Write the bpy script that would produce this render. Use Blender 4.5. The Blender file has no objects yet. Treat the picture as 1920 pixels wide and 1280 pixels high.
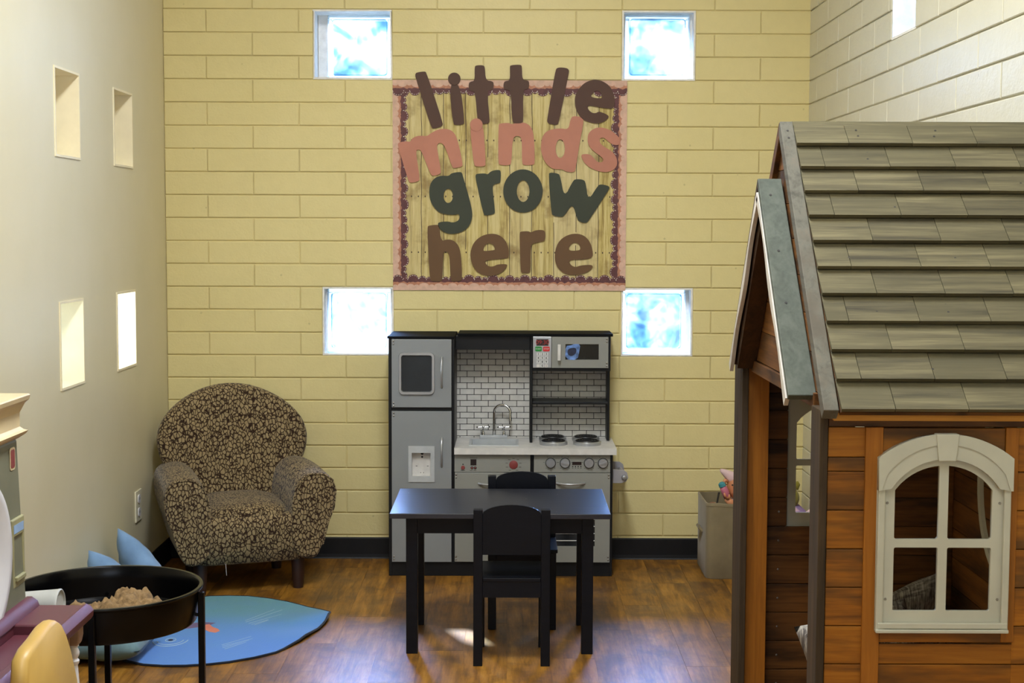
import bpy, bmesh, math, random
from mathutils import Vector, Matrix, noise
random.seed(7)
sc = bpy.context.scene
COL = sc.collection
PI = math.pi

# ------------------------------------------------------------------ camera
cam_d = bpy.data.cameras.new('camera')
cam_d.sensor_width = 36.0
cam_d.lens = 2797.15 / 1920 * 36.0
cam_d.clip_start = 0.05
cam = bpy.data.objects.new('camera', cam_d)
COL.objects.link(cam)
yaw, pit, rol = 0.00122, 0.07436, 0.00354
fwd = Vector((math.sin(yaw)*math.cos(pit), math.cos(yaw)*math.cos(pit), -math.sin(pit)))
r0 = Vector((math.cos(yaw), -math.sin(yaw), 0))
u0 = r0.cross(fwd)
rt = r0*math.cos(rol) + u0*math.sin(rol)
up = -r0*math.sin(rol) + u0*math.cos(rol)
M = Matrix((rt, up, -fwd)).transposed().to_4x4()
M.translation = Vector((0, 0, 1.477))
cam.matrix_world = M
sc.camera = cam

# ------------------------------------------------------------------ colour management
sc.view_settings.view_transform = 'Standard'
sc.view_settings.look = 'None'
sc.view_settings.gamma = 1.0
sc.view_settings.use_curve_mapping = False
sc.view_settings.exposure = 0.10

# ------------------------------------------------------------------ world: bright hazy daylight
SKY = 5.0
wd = bpy.data.worlds.new('world')
sc.world = wd
wd.use_nodes = True
nt = wd.node_tree
nt.nodes.clear()
tc = nt.nodes.new('ShaderNodeTexCoord')
sx = nt.nodes.new('ShaderNodeSeparateXYZ')
mp = nt.nodes.new('ShaderNodeMapRange')
mp.inputs['From Min'].default_value = -1; mp.inputs['From Max'].default_value = 1
rp = nt.nodes.new('ShaderNodeValToRGB')
els = rp.color_ramp.elements
els[0].position = 0.0; els[0].color = (0.62, 0.66, 0.74, 1)
els[1].position = 1.0; els[1].color = (0.42, 0.60, 1.0, 1)
for p_, c_ in ((0.46, (0.70, 0.76, 0.88, 1)), (0.52, (0.80, 0.88, 1.0, 1)), (0.7, (0.58, 0.74, 1.0, 1))):
    e_ = els.new(p_); e_.color = c_
bg = nt.nodes.new('ShaderNodeBackground')
bg.inputs['Strength'].default_value = SKY
wo = nt.nodes.new('ShaderNodeOutputWorld')
nt.links.new(tc.outputs['Generated'], sx.inputs[0])
nt.links.new(sx.outputs['Z'], mp.inputs['Value'])
nt.links.new(mp.outputs[0], rp.inputs[0])
nt.links.new(rp.outputs[0], bg.inputs['Color'])
nt.links.new(bg.outputs[0], wo.inputs[0])

# sun through the glass block windows of the back wall
sun_d = bpy.data.lights.new('sun', 'SUN')
sun_d.energy = 60.0
sun_d.color = (0.74, 0.8, 1.0)
sun_d.angle = math.radians(1.6)
sun = bpy.data.objects.new('sun', sun_d)
COL.objects.link(sun)
sun.rotation_euler = Vector((0.58, -1.35, -1.03)).to_track_quat('-Z', 'Y').to_euler()

def area(name, loc, direction, sx_, sy_, power, color, portal=False):
    d = bpy.data.lights.new(name, 'AREA')
    d.shape = 'RECTANGLE'; d.size = sx_; d.size_y = sy_
    d.energy = power; d.color = color
    if portal:
        d.cycles.is_portal = True
    o = bpy.data.objects.new(name, d)
    COL.objects.link(o)
    o.location = loc
    o.rotation_euler = Vector(direction).to_track_quat('-Z', 'Y').to_euler()
    return o

# ceiling panels (lamps of the room)
WARM = (0.92, 0.955, 1.0)
LAMPS = [((-0.1, 3.5, 3.585), 106), ((-0.1, 1.2, 3.585), 38), ((-0.1, -0.9, 3.585), 20)]
for (p_, e_) in LAMPS:
    area('ceiling_panel_light', p_, (0, 0, -1), 0.56, 1.16, e_, WARM)

# glass block windows: x0, x1, z0, z1 in the back wall; y0, y1, z0, z1 in the side walls
D = 6.65; XL = -1.532; XR = 1.321
BW = [(-0.872, -0.525, 2.137, 2.4417), (0.488, 0.811, 2.137, 2.4417), (-0.837, -0.521, 0.9177, 1.2225), (0.495, 0.813, 0.9177, 1.2225)]
LW = [(5.045, 5.337, 1.72, 2.024), (5.793, 6.078, 1.72, 2.021), (5.06, 5.342, 0.925, 1.229), (5.796, 6.086, 0.922, 1.231)]
RW = [(4.92, 5.225, 2.137, 2.4417)]
for w in BW:
    area('window_portal', ((w[0]+w[1])/2, D+0.26, (w[2]+w[3])/2), (0, -1, 0), 0.5, 0.5, 1, (1, 1, 1), True)
for w in LW:
    area('window_portal', (XL-0.36, (w[0]+w[1])/2, (w[2]+w[3])/2), (1, 0, 0), 0.5, 0.5, 1, (1, 1, 1), True)
for w in RW:
    area('window_portal', (XR+0.28, (w[0]+w[1])/2, (w[2]+w[3])/2), (-1, 0, 0), 0.5, 0.5, 1, (1, 1, 1), True)
area('window_portal', (0, -2.2, 1.6), (0, 1, 0), 2.0, 1.4, 1, (1, 1, 1), True)
# daylight scattered downwards by the pressed glass of each block
def scatter(loc, direction, power, spread, color=(0.38, 0.50, 1.0)):
    o = area('window_daylight', loc, direction, 0.28, 0.28, power, color)
    o.data.spread = math.radians(spread)
for w in BW:
    scatter(((w[0]+w[1])/2, D+0.24, (w[2]+w[3])/2), (-0.25*(w[0]+w[1])/2, -1.0, -0.80), 14, 80)
for w in RW[:1]:
    scatter((XR+0.26, (w[0]+w[1])/2, (w[2]+w[3])/2), (-1, -0.05, -0.12), 9, 60)
for w, e_ in zip(LW, (2.5, 1, 2, 5)):
    scatter((XL-0.34, (w[0]+w[1])/2, (w[2]+w[3])/2), (1, 0, 0.10), e_, 50 if e_ != 5 else 120, (0.75, 0.78, 1.0))
sc.cycles.max_bounces = 10
sc.cycles.diffuse_bounces = 6
sc.cycles.transparent_max_bounces = 16
sc.cycles.caustics_reflective = False
sc.cycles.caustics_refractive = False
sc.cycles.sample_clamp_indirect = 6.0

# ------------------------------------------------------------------ materials
def lin(c):
    return tuple(((v/255)/12.92 if v/255 <= 0.04045 else ((v/255+0.055)/1.055)**2.4) for v in c) + (1,)

class NT:
    def __init__(s, name):
        s.m = bpy.data.materials.new(name); s.m.use_nodes = True
        s.t = s.m.node_tree; s.t.nodes.clear()
        s.out = s.n('ShaderNodeOutputMaterial')
    def n(s, kind, **kw):
        nd = s.t.nodes.new(kind)
        for k, v in kw.items():
            if hasattr(nd, k): setattr(nd, k, v)
            else: nd.inputs[k.replace('_', ' ')].default_value = v
        return nd
    def l(s, a, b):
        s.t.links.new(a, b)
    def bsdf(s, **kw):
        b = s.n('ShaderNodeBsdfPrincipled')
        for k, v in kw.items(): b.inputs[k.replace('_', ' ')].default_value = v
        s.l(b.outputs[0], s.out.inputs[0]); s.b = b
        return b
    def pos(s, scale=(1, 1, 1), obj=False, rnd=0.0, rot=(0, 0, 0)):
        if obj: src = s.n('ShaderNodeTexCoord').outputs['Object']
        else: src = s.n('ShaderNodeNewGeometry').outputs['Position']
        if rnd:
            oi = s.n('ShaderNodeObjectInfo'); mu = s.n('ShaderNodeVectorMath', operation='SCALE')
            cb = s.n('ShaderNodeCombineXYZ')
            s.l(oi.outputs['Random'], cb.inputs[0]); s.l(oi.outputs['Random'], cb.inputs[1]); s.l(oi.outputs['Random'], cb.inputs[2])
            s.l(cb.outputs[0], mu.inputs[0]); mu.inputs['Scale'].default_value = rnd
            ad = s.n('ShaderNodeVectorMath', operation='ADD'); s.l(src, ad.inputs[0]); s.l(mu.outputs[0], ad.inputs[1]); src = ad.outputs[0]
        mp = s.n('ShaderNodeMapping'); mp.inputs['Scale'].default_value = scale; mp.inputs['Rotation'].default_value = rot
        s.l(src, mp.inputs[0])
        return mp.outputs[0]
    def noise(s, vec, scale=5, detail=4, rough=0.55, dist=0.0):
        nd = s.n('ShaderNodeTexNoise'); nd.inputs['Scale'].default_value = scale; nd.inputs['Detail'].default_value = detail
        nd.inputs['Roughness'].default_value = rough; nd.inputs['Distortion'].default_value = dist
        s.l(vec, nd.inputs['Vector']); return nd.outputs['Fac']
    def ramp(s, fac, stops, interp='LINEAR'):
        r = s.n('ShaderNodeValToRGB'); r.color_ramp.interpolation = interp
        e = r.color_ramp.elements
        e[0].position, e[0].color = stops[0][0], lin(stops[0][1]); e[1].position, e[1].color = stops[-1][0], lin(stops[-1][1])
        for p, c in stops[1:-1]:
            q = e.new(p); q.color = lin(c)
        s.l(fac, r.inputs[0]); return r.outputs[0]
    def mix(s, fac, a, b, mode='MIX'):
        m = s.n('ShaderNodeMix', data_type='RGBA', blend_type=mode)
        for sock, v in ((m.inputs['Factor'], fac), (m.inputs['A'], a), (m.inputs['B'], b)):
            pass
        def put(sock, v):
            if hasattr(v, 'links'): s.l(v, sock)
            elif isinstance(v, (int, float)): sock.default_value = v
            else: sock.default_value = lin(v) if len(v) == 3 else v
        put(m.inputs[0], fac); put(m.inputs[6], a); put(m.inputs[7], b)
        return m.outputs[2]
    def math(s, op, a, b=0.0):
        m = s.n('ShaderNodeMath', operation=op)
        for i, v in enumerate((a, b)):
            if hasattr(v, 'links'): s.l(v, m.inputs[i])
            else: m.inputs[i].default_value = v
        return m.outputs[0]
    def bump(s, h, strength=0.3, dist=0.002):
        b = s.n('ShaderNodeBump'); b.inputs['Strength'].default_value = strength; b.inputs['Distance'].default_value = dist
        s.l(h, b.inputs['Height']); s.l(b.outputs[0], s.b.inputs['Normal'])
    def col(s, c): s.l(c, s.b.inputs['Base Color'])

def plain(name, c, rough=0.5, var=0.06, scale=14, bump=0.12, metal=0.0, spec=0.5, fine=180):
    t = NT(name); t.bsdf(Roughness=rough, Metallic=metal); t.b.inputs['Specular IOR Level'].default_value = spec
    v = t.pos(obj=True, rnd=3.0)
    lo = tuple(max(0, x*(1-var)) for x in c); hi = tuple(min(255, x*(1+var)) for x in c)
    t.col(t.ramp(t.noise(v, scale, 4), [(0.3, lo), (0.7, hi)]))
    if bump: t.bump(t.noise(v, fine, 2), bump, 0.001)
    return t.m

def paint_block(name, c, c2, rough=0.42):
    t = NT(name); t.bsdf(Roughness=rough); t.b.inputs['Specular IOR Level'].default_value = 0.35
    v = t.pos()
    n1 = t.noise(v, 2.2, 3); n2 = t.noise(v, 26, 5, 0.65)
    c_ = t.mix(t.math('MULTIPLY', n2, 0.5), t.ramp(n1, [(0.3, c), (0.7, c2)]), tuple(x*0.93 for x in c))
    # small pits and scuffs in the painted masonry
    vo = t.n('ShaderNodeTexVoronoi'); vo.inputs['Scale'].default_value = 9.0; t.l(v, vo.inputs['Vector'])
    pit = t.ramp(t.math('ADD', vo.outputs['Distance'], t.math('MULTIPLY', t.noise(v, 60, 3), 0.05)), [(0.055, (0, 0, 0)), (0.075, (255, 255, 255))])
    c_ = t.mix(t.math('MULTIPLY', t.math('SUBTRACT', 1.0, pit), 0.35), c_, tuple(x*0.6 for x in c))
    t.col(c_)
    h = t.math('ADD', t.math('MULTIPLY', n2, 1.0), t.math('MULTIPLY', t.noise(v, 110, 3), 0.5))
    t.bump(h, 0.5, 0.0022)
    return t.m

def wood(name, dark, mid, light, axis='x', scale=1.0, rough=0.6, knots=True, stain=None, rnd=9.0, varc=0.16, bump=0.35):
    """grain along axis"""
    t = NT(name); t.bsdf(Roughness=rough); t.b.inputs['Specular IOR Level'].default_value = 0.3
    st = {'x': (1.2, 24, 24), 'y': (24, 1.2, 24), 'z': (24, 24, 1.2)}[axis]
    v = t.pos(tuple(k*scale for k in st), rnd=rnd)
    g = t.noise(v, 1.6, 6, 0.62, 0.5)
    g2 = t.noise(v, 7.0, 4, 0.7)
    gg = t.math('ADD', t.math('MULTIPLY', g, 0.75), t.math('MULTIPLY', g2, 0.25))
    c = t.ramp(gg, [(0.33, dark), (0.5, mid), (0.68, light)])
    v2 = t.pos((1, 1, 1), rnd=rnd)
    if knots:
        vo = t.n('ShaderNodeTexVoronoi'); vo.inputs['Scale'].default_value = 4.6; t.l(v2, vo.inputs['Vector'])
        k = t.ramp(t.math('ADD', vo.outputs['Distance'], t.math('MULTIPLY', t.noise(v2, 40, 2), 0.05)), [(0.07, (255, 255, 255)), (0.12, (0, 0, 0))])
        c = t.mix(t.math('MULTIPLY', k, 0.75), c, tuple(x*0.35 for x in dark))
    if stain:
        sv = t.pos(tuple({'x': (1.5, 7, 7), 'y': (7, 1.5, 7), 'z': (7, 7, 1.5)}[axis]), rnd=rnd)
        sn = t.ramp(t.noise(sv, 1.4, 4, 0.6), [(0.47, (0, 0, 0)), (0.64, (255, 255, 255))])
        c = t.mix(t.math('MULTIPLY', sn, 0.8), c, stain)
    oi = t.n('ShaderNodeObjectInfo')
    hv = t.n('ShaderNodeHueSaturation')
    mr = t.n('ShaderNodeMapRange'); mr.inputs['To Min'].default_value = 1-varc; mr.inputs['To Max'].default_value = 1+varc
    t.l(oi.outputs['Random'], mr.inputs['Value']); t.l(mr.outputs[0], hv.inputs['Value']); t.l(c, hv.inputs['Color'])
    t.col(hv.outputs[0])
    t.bump(gg, bump, 0.0015)
    return t.m

MT = {}
MT['wall_yellow'] = paint_block('yellow_block_paint', (221, 207, 148), (227, 213, 156))
MT['wall_cream'] = paint_block('cream_block_paint', (203, 199, 178), (209, 205, 184), 0.36)
t = NT('cream_plaster'); t.bsdf(Roughness=0.36); t.b.inputs['Specular IOR Level'].default_value = 0.4
v = t.pos(); t.col(t.ramp(t.noise(v, 3, 4), [(0.3, (211, 202, 168)), (0.7, (216, 207, 176))])); t.bump(t.noise(v, 60, 3), 0.06, 0.002)
MT['plaster'] = t.m
MT['ceiling'] = plain('ceiling_white', (232, 228, 214), 0.8, 0.03)
MT['reveal'] = plain('window_reveal_plaster', (232, 231, 226), 0.7, 0.05, 30, 0.5, fine=40)
MT['niche'] = plain('cream_niche_plaster', (236, 224, 188), 0.6, 0.03, 9, 0.1)
MT['baseboard'] = plain('black_vinyl_base', (16, 16, 17), 0.5, 0.2, 12, 0.1, spec=0.3)
# glass block: clear glass, refracted sky painted in as a wavy blue tint, slightly glossy
def glass_mat(name, seed, clear=0.5):
    t = NT(name)
    tr = t.n('ShaderNodeBsdfTransparent'); gl = t.n('ShaderNodeBsdfGlossy'); gl.inputs['Roughness'].default_value = 0.08
    v = t.pos((1, 1, 1)); ofs = t.n('ShaderNodeVectorMath', operation='ADD'); ofs.inputs[1].default_value = (seed, seed*1.7, seed*0.6)
    t.l(v, ofs.inputs[0])
    w = t.noise(ofs.outputs[0], 4.2, 1, 0.4, 1.2)
    w2 = t.noise(ofs.outputs[0], 9, 1, 0.4, 2.5)
    f = t.math('ADD', t.math('MULTIPLY', w, 0.7), t.math('MULTIPLY', w2, 0.3))
    c = t.ramp(f, [(0.30, (160, 182, 208)), (0.40, (190, 214, 220)), (0.50, (232, 242, 244)), (0.60, (250, 250, 250))])
    t.l(c, tr.inputs['Color'])
    fr = t.n('ShaderNodeFresnel'); fr.inputs['IOR'].default_value = 1.45
    ms = t.n('ShaderNodeMixShader'); t.l(fr.outputs[0], ms.inputs[0]); t.l(tr.outputs[0], ms.inputs[1]); t.l(gl.outputs[0], ms.inputs[2])
    t.l(ms.outputs[0], t.out.inputs[0])
    return t.m
for k_, s_ in (('glass_a', 1.3), ('glass_b', 4.1), ('glass_c', 7.7), ('glass_d', 2.6)):
    MT[k_] = glass_mat('glass_block_'+k_[-1], s_)
t = NT('glass_block_rim')
tr = t.n('ShaderNodeBsdfTransparent'); di = t.n('ShaderNodeBsdfTranslucent'); v = t.pos()
t.l(t.ramp(t.noise(v, 30, 2), [(0.3, (205, 222, 230)), (0.7, (240, 246, 248))]), tr.inputs['Color'])
di.inputs['Color'].default_value = lin((240, 246, 248)); ms = t.n('ShaderNodeMixShader'); ms.inputs[0].default_value = 0.5
t.l(tr.outputs[0], ms.inputs[1]); t.l(di.outputs[0], ms.inputs[2]); t.l(ms.outputs[0], t.out.inputs[0])
MT['glass_rim'] = t.m
t = NT('clear_glass_block'); tr = t.n('ShaderNodeBsdfTransparent'); gl = t.n('ShaderNodeBsdfGlossy'); gl.inputs['Roughness'].default_value = 0.08
t.l(t.ramp(t.noise(t.pos(), 8, 3), [(0.3, (236, 240, 242)), (0.7, (250, 252, 252))]), tr.inputs['Color']); ms = t.n('ShaderNodeMixShader'); ms.inputs[0].default_value = 0.06
t.l(tr.outputs[0], ms.inputs[1]); t.l(gl.outputs[0], ms.inputs[2]); t.l(ms.outputs[0], t.out.inputs[0]); MT['glass_clear'] = t.m
t = NT('dimming_glass_block'); tr = t.n('ShaderNodeBsdfTransparent'); gl = t.n('ShaderNodeBsdfGlossy'); gl.inputs['Roughness'].default_value = 0.08
t.l(t.ramp(t.noise(t.pos(), 8, 3), [(0.3, (186, 180, 170)), (0.7, (200, 194, 184))]), tr.inputs['Color']); ms = t.n('ShaderNodeMixShader'); ms.inputs[0].default_value = 0.06
t.l(tr.outputs[0], ms.inputs[1]); t.l(gl.outputs[0], ms.inputs[2]); t.l(ms.outputs[0], t.out.inputs[0]); MT['glass_dim'] = t.m  # tint added only to dim the daylight in the upper left niches
t = NT('glass_block_edge_line'); tr = t.n('ShaderNodeBsdfTransparent'); t.l(t.ramp(t.noise(t.pos(), 20, 2), [(0.3, (120, 150, 190)), (0.7, (170, 200, 225))]), tr.inputs['Color']); t.l(tr.outputs[0], t.out.inputs[0]); MT['glass_line'] = t.m

# floor: brown wood-look vinyl planks, grain along y, smudged
t = NT('vinyl_plank_floor'); t.bsdf(Roughness=0.34); t.b.inputs['Specular IOR Level'].default_value = 0.5
v = t.pos((16, 1.3, 1), rnd=7.0)
g = t.noise(v, 1.5, 7, 0.65, 0.4); g2 = t.noise(v, 9, 4, 0.7)
gg = t.math('ADD', t.math('MULTIPLY', g, 0.7), t.math('MULTIPLY', g2, 0.3))
c = t.ramp(gg, [(0.32, (76, 48, 17)), (0.46, (124, 84, 28)), (0.56, (154, 106, 37)), (0.7, (184, 136, 58))])
v2 = t.pos((1.4, 1, 1), rnd=3.0)
sm = t.ramp(t.noise(v2, 4.5, 6, 0.65, 0.4), [(0.46, (0, 0, 0)), (0.62, (255, 255, 255))])
c = t.mix(t.math('MULTIPLY', sm, 0.62), c, (64, 46, 34))
oi = t.n('ShaderNodeObjectInfo'); hv = t.n('ShaderNodeHueSaturation'); mr = t.n('ShaderNodeMapRange')
mr.inputs['To Min'].default_value = 0.88; mr.inputs['To Max'].default_value = 1.12
t.l(oi.outputs['Random'], mr.inputs['Value']); t.l(mr.outputs[0], hv.inputs['Value']); t.l(c, hv.inputs['Color']); t.col(hv.outputs[0])
rr = t.n('ShaderNodeMapRange'); rr.inputs['To Min'].default_value = 0.26; rr.inputs['To Max'].default_value = 0.48
t.l(t.noise(t.pos(), 7, 4), rr.inputs['Value']); t.l(rr.outputs[0], t.b.inputs['Roughness'])
t.bump(t.noise(t.pos((90, 3, 1)), 1.5, 3), 0.15, 0.001)
MT['floor'] = t.m

MT['cedar'] = wood('cedar_board', (104, 60, 12), (148, 90, 18), (170, 110, 28), 'x', stain=(68, 46, 20))
MT['cedar_z'] = wood('cedar_post', (120, 72, 16), (148, 90, 21), (164, 104, 30), 'z', knots=False, varc=0.05)
MT['cedar_in'] = wood('stained_cedar_inside', (70, 44, 18), (108, 68, 28), (128, 84, 38), 'x', stain=(28, 20, 14))
MT['cedar_iny'] = wood('stained_cedar_inside_end', (70, 44, 18), (108, 68, 28), (128, 84, 38), 'y', stain=(28, 20, 14))
MT['cedar_dark'] = wood('dark_brown_cedar', (34, 20, 10), (56, 34, 16), (72, 44, 22), 'y', knots=False)  # darker brown than the other cedar
MT['fascia'] = wood('golden_fascia_board', (140, 90, 24), (166, 112, 36), (182, 126, 48), 'x', knots=False, varc=0.03)
MT['shingle'] = wood('weathered_grey_shingle', (58, 54, 40), (88, 82, 60), (116, 108, 80), 'x', stain=(80, 75, 54), varc=0.09, rough=0.75, bump=0.6)
MT['barge'] = wood('weathered_grey_barge_board', (74, 72, 64), (98, 96, 86), (108, 100, 88), 'y', scale=0.8, stain=(86, 79, 68), knots=False, rough=0.75, varc=0.05)
MT['barge_green'] = wood('greenish_grey_gable_board', (70, 74, 66), (84, 90, 80), (98, 102, 92), 'y', scale=0.7, knots=False, rough=0.7, varc=0.05)
MT['trim_dark'] = wood('weathered_corner_board', (38, 29, 17), (62, 48, 31), (82, 65, 43), 'z', knots=False, rough=0.75, varc=0.05)
MT['white_plastic'] = plain('ivory_window_plastic', (184, 184, 168), 0.5, 0.03, 9, 0.05)
MT['white_trim'] = plain('painted_white_trim', (196, 190, 180), 0.55, 0.08, 14, 0.1)
MT['screw'] = plain('screw_steel', (150, 148, 142), 0.35, 0.1, 20, 0, 0.9)
MT['screw_dark'] = plain('dark_nail_head', (42, 38, 34), 0.6, 0.1, 20, 0)

# play kitchen
MT['kblack'] = plain('black_laminate', (16, 17, 19), 0.42, 0.12, 10, 0.05, spec=0.3)
MT['kmatte'] = plain('matte_black_laminate', (14, 15, 17), 0.75, 0.12, 10, 0.05, spec=0.1)
MT['kgrey'] = plain('warm_grey_laminate', (136, 137, 131), 0.42, 0.02, 5, 0.03)
MT['kgrey2'] = plain('cool_grey_laminate', (132, 136, 138), 0.42, 0.02, 5, 0.03)
MT['counter'] = plain('pale_stone_counter', (206, 204, 200), 0.4, 0.04, 26, 0.03)
MT['silver'] = plain('silver_plastic', (168, 170, 172), 0.3, 0.04, 10, 0, 0.65)
MT['chrome'] = plain('polished_chrome', (205, 205, 205), 0.12, 0.02, 10, 0, 1.0)
MT['chalk'] = plain('chalkboard_black', (28, 32, 36), 0.7, 0.12, 20, 0.1)
MT['sink'] = plain('grey_sink_plastic', (176, 180, 182), 0.35, 0.04, 20, 0)
MT['tile'] = plain('grey_subway_tile', (202, 200, 194), 0.45, 0.04, 30, 0.02)
MT['grout'] = plain('dark_grout', (16, 16, 16), 0.8, 0.1, 30, 0)
MT['burner_black'] = plain('burner_coil_black', (24, 24, 26), 0.4, 0.1, 20, 0)
MT['red'] = plain('red_button_print', (196, 44, 46), 0.45, 0.05)
MT['redknob'] = plain('muted_red_print', (124, 56, 54), 0.45, 0.08)
MT['green'] = plain('green_button_print', (22, 132, 48), 0.45, 0.05)
MT['ink'] = plain('black_ink', (30, 30, 32), 0.6, 0.1, 20, 0)
MT['key'] = plain('white_key_print', (206, 208, 206), 0.5, 0.03)
MT['display'] = plain('display_black', (26, 12, 12), 0.3, 0.1, 20, 0)
t = NT('red_led_digits'); t.bsdf(Roughness=0.4); v = t.pos(); t.col(t.ramp(t.noise(v, 40), [(0.3, (140, 30, 28)), (0.7, (170, 40, 34))])); MT['led'] = t.m
t = NT('oven_glass'); t.bsdf(Roughness=0.12); v = t.pos(); t.col(t.ramp(t.noise(v, 12), [(0.3, (20, 22, 24)), (0.7, (36, 37, 38))])); MT['dark_glass'] = t.m
MT['bluefilm'] = plain('blue_toy_print', (88, 118, 170), 0.3, 0.35, 46, 0)
MT['bluedark'] = plain('dark_blue_toy_print', (26, 32, 56), 0.3, 0.3, 60, 0)
MT['pinkgrey'] = plain('grey_bracket_plastic', (150, 148, 152), 0.4, 0.04)

# furniture
t = NT('black_painted_wood'); t.bsdf(Roughness=0.38); t.b.inputs['Specular IOR Level'].default_value = 0.22
v = t.pos((2, 30, 30), obj=True, rnd=4.0); n1 = t.noise(v, 2, 5); t.col(t.ramp(n1, [(0.3, (5, 7, 13)), (0.7, (10, 12, 20))])); t.bump(n1, 0.15, 0.001)
MT['blackwood'] = t.m
t = NT('black_table_top'); t.bsdf(Roughness=0.3); v = t.pos((2, 18, 1)); n1 = t.noise(v, 3, 5)
vo = t.n('ShaderNodeTexVoronoi'); vo.inputs['Scale'].default_value = 14; t.l(t.pos(), vo.inputs['Vector'])
spk = t.ramp(vo.outputs['Distance'], [(0.035, (255, 255, 255)), (0.05, (0, 0, 0))])
t.col(t.mix(spk, t.ramp(n1, [(0.3, (26, 27, 34)), (0.7, (38, 40, 48))]), (130, 130, 135))); t.bump(n1, 0.1, 0.001); MT['tabletop'] = t.m

t = NT('pebble_print_velour'); t.bsdf(Roughness=0.85); t.b.inputs['Sheen Weight'].default_value = 0.15; t.b.inputs['Specular IOR Level'].default_value = 0.15
v = t.pos(obj=True)
nz = t.n('ShaderNodeTexNoise'); nz.inputs['Scale'].default_value = 34; nz.inputs['Detail'].default_value = 2; t.l(v, nz.inputs['Vector'])
w = t.n('ShaderNodeVectorMath', operation='SCALE'); w.inputs['Scale'].default_value = 0.018; t.l(nz.outputs['Color'], w.inputs[0])
ad = t.n('ShaderNodeVectorMath', operation='ADD'); t.l(v, ad.inputs[0]); t.l(w.outputs[0], ad.inputs[1])
st = t.n('ShaderNodeMapping'); st.inputs['Scale'].default_value = (1.2, 1, 0.72); t.l(ad.outputs[0], st.inputs[0])
vo = t.n('ShaderNodeTexVoronoi', feature='DISTANCE_TO_EDGE'); vo.inputs['Scale'].default_value = 66; t.l(st.outputs[0], vo.inputs['Vector'])
edge = t.ramp(vo.outputs['Distance'], [(0.06, (0, 0, 0)), (0.15, (255, 255, 255))])
tan = t.ramp(t.noise(v, 40, 3), [(0.3, (130, 113, 82)), (0.7, (154, 135, 100))])
t.col(t.mix(edge, (44, 28, 17), tan)); t.bump(t.math('ADD', vo.outputs['Distance'], t.math('MULTIPLY', t.noise(v, 240, 2), 0.15)), 0.5, 0.003)
MT['pebble'] = t.m
MT['darkleg'] = plain('dark_walnut_leg', (44, 26, 22), 0.4, 0.2, 12, 0.1)

def fabric(name, c, c2, rough=0.9, sc_=260, stripe=None):
    t = NT(name); t.bsdf(Roughness=rough); t.b.inputs['Sheen Weight'].default_value = 0.2; t.b.inputs['Specular IOR Level'].default_value = 0.15
    v = t.pos(obj=True); t.col(t.ramp(t.noise(v, 12, 5), [(0.3, c), (0.7, c2)]))
    t.bump(t.noise(v, sc_, 2), 0.35, 0.001); return t.m
MT['cush_blue'] = fabric('powder_blue_linen', (106, 138, 176), (124, 158, 198))
MT['cush_teal'] = fabric('grey_teal_cotton', (96, 124, 134), (118, 148, 158))
t = NT('teal_to_blue_rug_pile'); t.bsdf(Roughness=0.95); t.b.inputs['Sheen Weight'].default_value = 0.3
v = t.pos(); v2 = t.pos((6, 26, 1)); sxyz = t.n('ShaderNodeSeparateXYZ'); t.l(v, sxyz.inputs[0])
yy = t.n('ShaderNodeMapRange'); yy.inputs['From Min'].default_value = 5.05; yy.inputs['From Max'].default_value = 5.85; t.l(sxyz.outputs[1], yy.inputs['Value'])
base = t.ramp(t.math('ADD', yy.outputs[0], t.math('MULTIPLY', t.math('SUBTRACT', t.noise(v, 4, 3), 0.5), 0.6)), [(0.15, (58, 122, 206)), (0.55, (62, 130, 192)), (0.95, (70, 140, 150))])
t.col(t.mix(t.math('MULTIPLY', t.noise(v2, 8, 5, 0.7), 0.4), base, (96, 142, 176))); t.bump(t.noise(v, 220, 2), 0.5, 0.002); MT['rug'] = t.m
MT['rugedge'] = fabric('navy_rug_edge', (18, 24, 38), (26, 32, 48))
MT['rugwhite'] = fabric('pale_rug_mark', (150, 180, 196), (172, 196, 206))
MT['rugorange'] = fabric('coral_rug_mark', (204, 112, 84), (214, 126, 96))
MT['rugplum'] = fabric('plum_rug_mark', (92, 74, 108), (110, 88, 122))

MT['tubblack'] = plain('gloss_black_metal', (5, 5, 6), 0.25, 0.1, 10, 0.02, spec=0.22)
t = NT('brown_play_sand'); t.bsdf(Roughness=0.95); v = t.pos()
t.col(t.ramp(t.noise(v, 60, 5, 0.7), [(0.3, (100, 78, 50)), (0.7, (156, 126, 84))])); t.bump(t.noise(v, 160, 4, 0.7), 0.9, 0.004); MT['sand'] = t.m
MT['cup'] = plain('pale_grey_cup', (186, 188, 186), 0.4, 0.03)
MT['maroon'] = plain('maroon_plastic', (88, 41, 50), 0.42, 0.06, 8, 0.1)
MT['beige'] = plain('beige_plastic', (206, 188, 150), 0.5, 0.04, 9, 0.1)
MT['olive'] = plain('olive_grey_plastic', (112, 112, 92), 0.5, 0.05, 9, 0.1)
MT['olive2'] = plain('light_olive_plastic', (150, 146, 108), 0.5, 0.05, 9, 0.1)
MT['taupe'] = plain('taupe_plastic', (148, 122, 104), 0.5, 0.05, 9, 0.1)
MT['whitepl'] = plain('white_plastic', (212, 212, 216), 0.4, 0.03, 9, 0.05)
MT['yellowpl'] = plain('yellow_chair_plastic', (194, 158, 82), 0.42, 0.05, 5, 0.05)
MT['outlet'] = plain('ivory_outlet', (222, 216, 190), 0.4, 0.02)
MT['bin'] = fabric('taupe_canvas', (122, 110, 84), (134, 122, 94))
MT['bin_in'] = fabric('olive_canvas_lining', (96, 88, 58), (110, 100, 68))
MT['skin'] = plain('doll_skin', (206, 138, 96), 0.5, 0.05)
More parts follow.
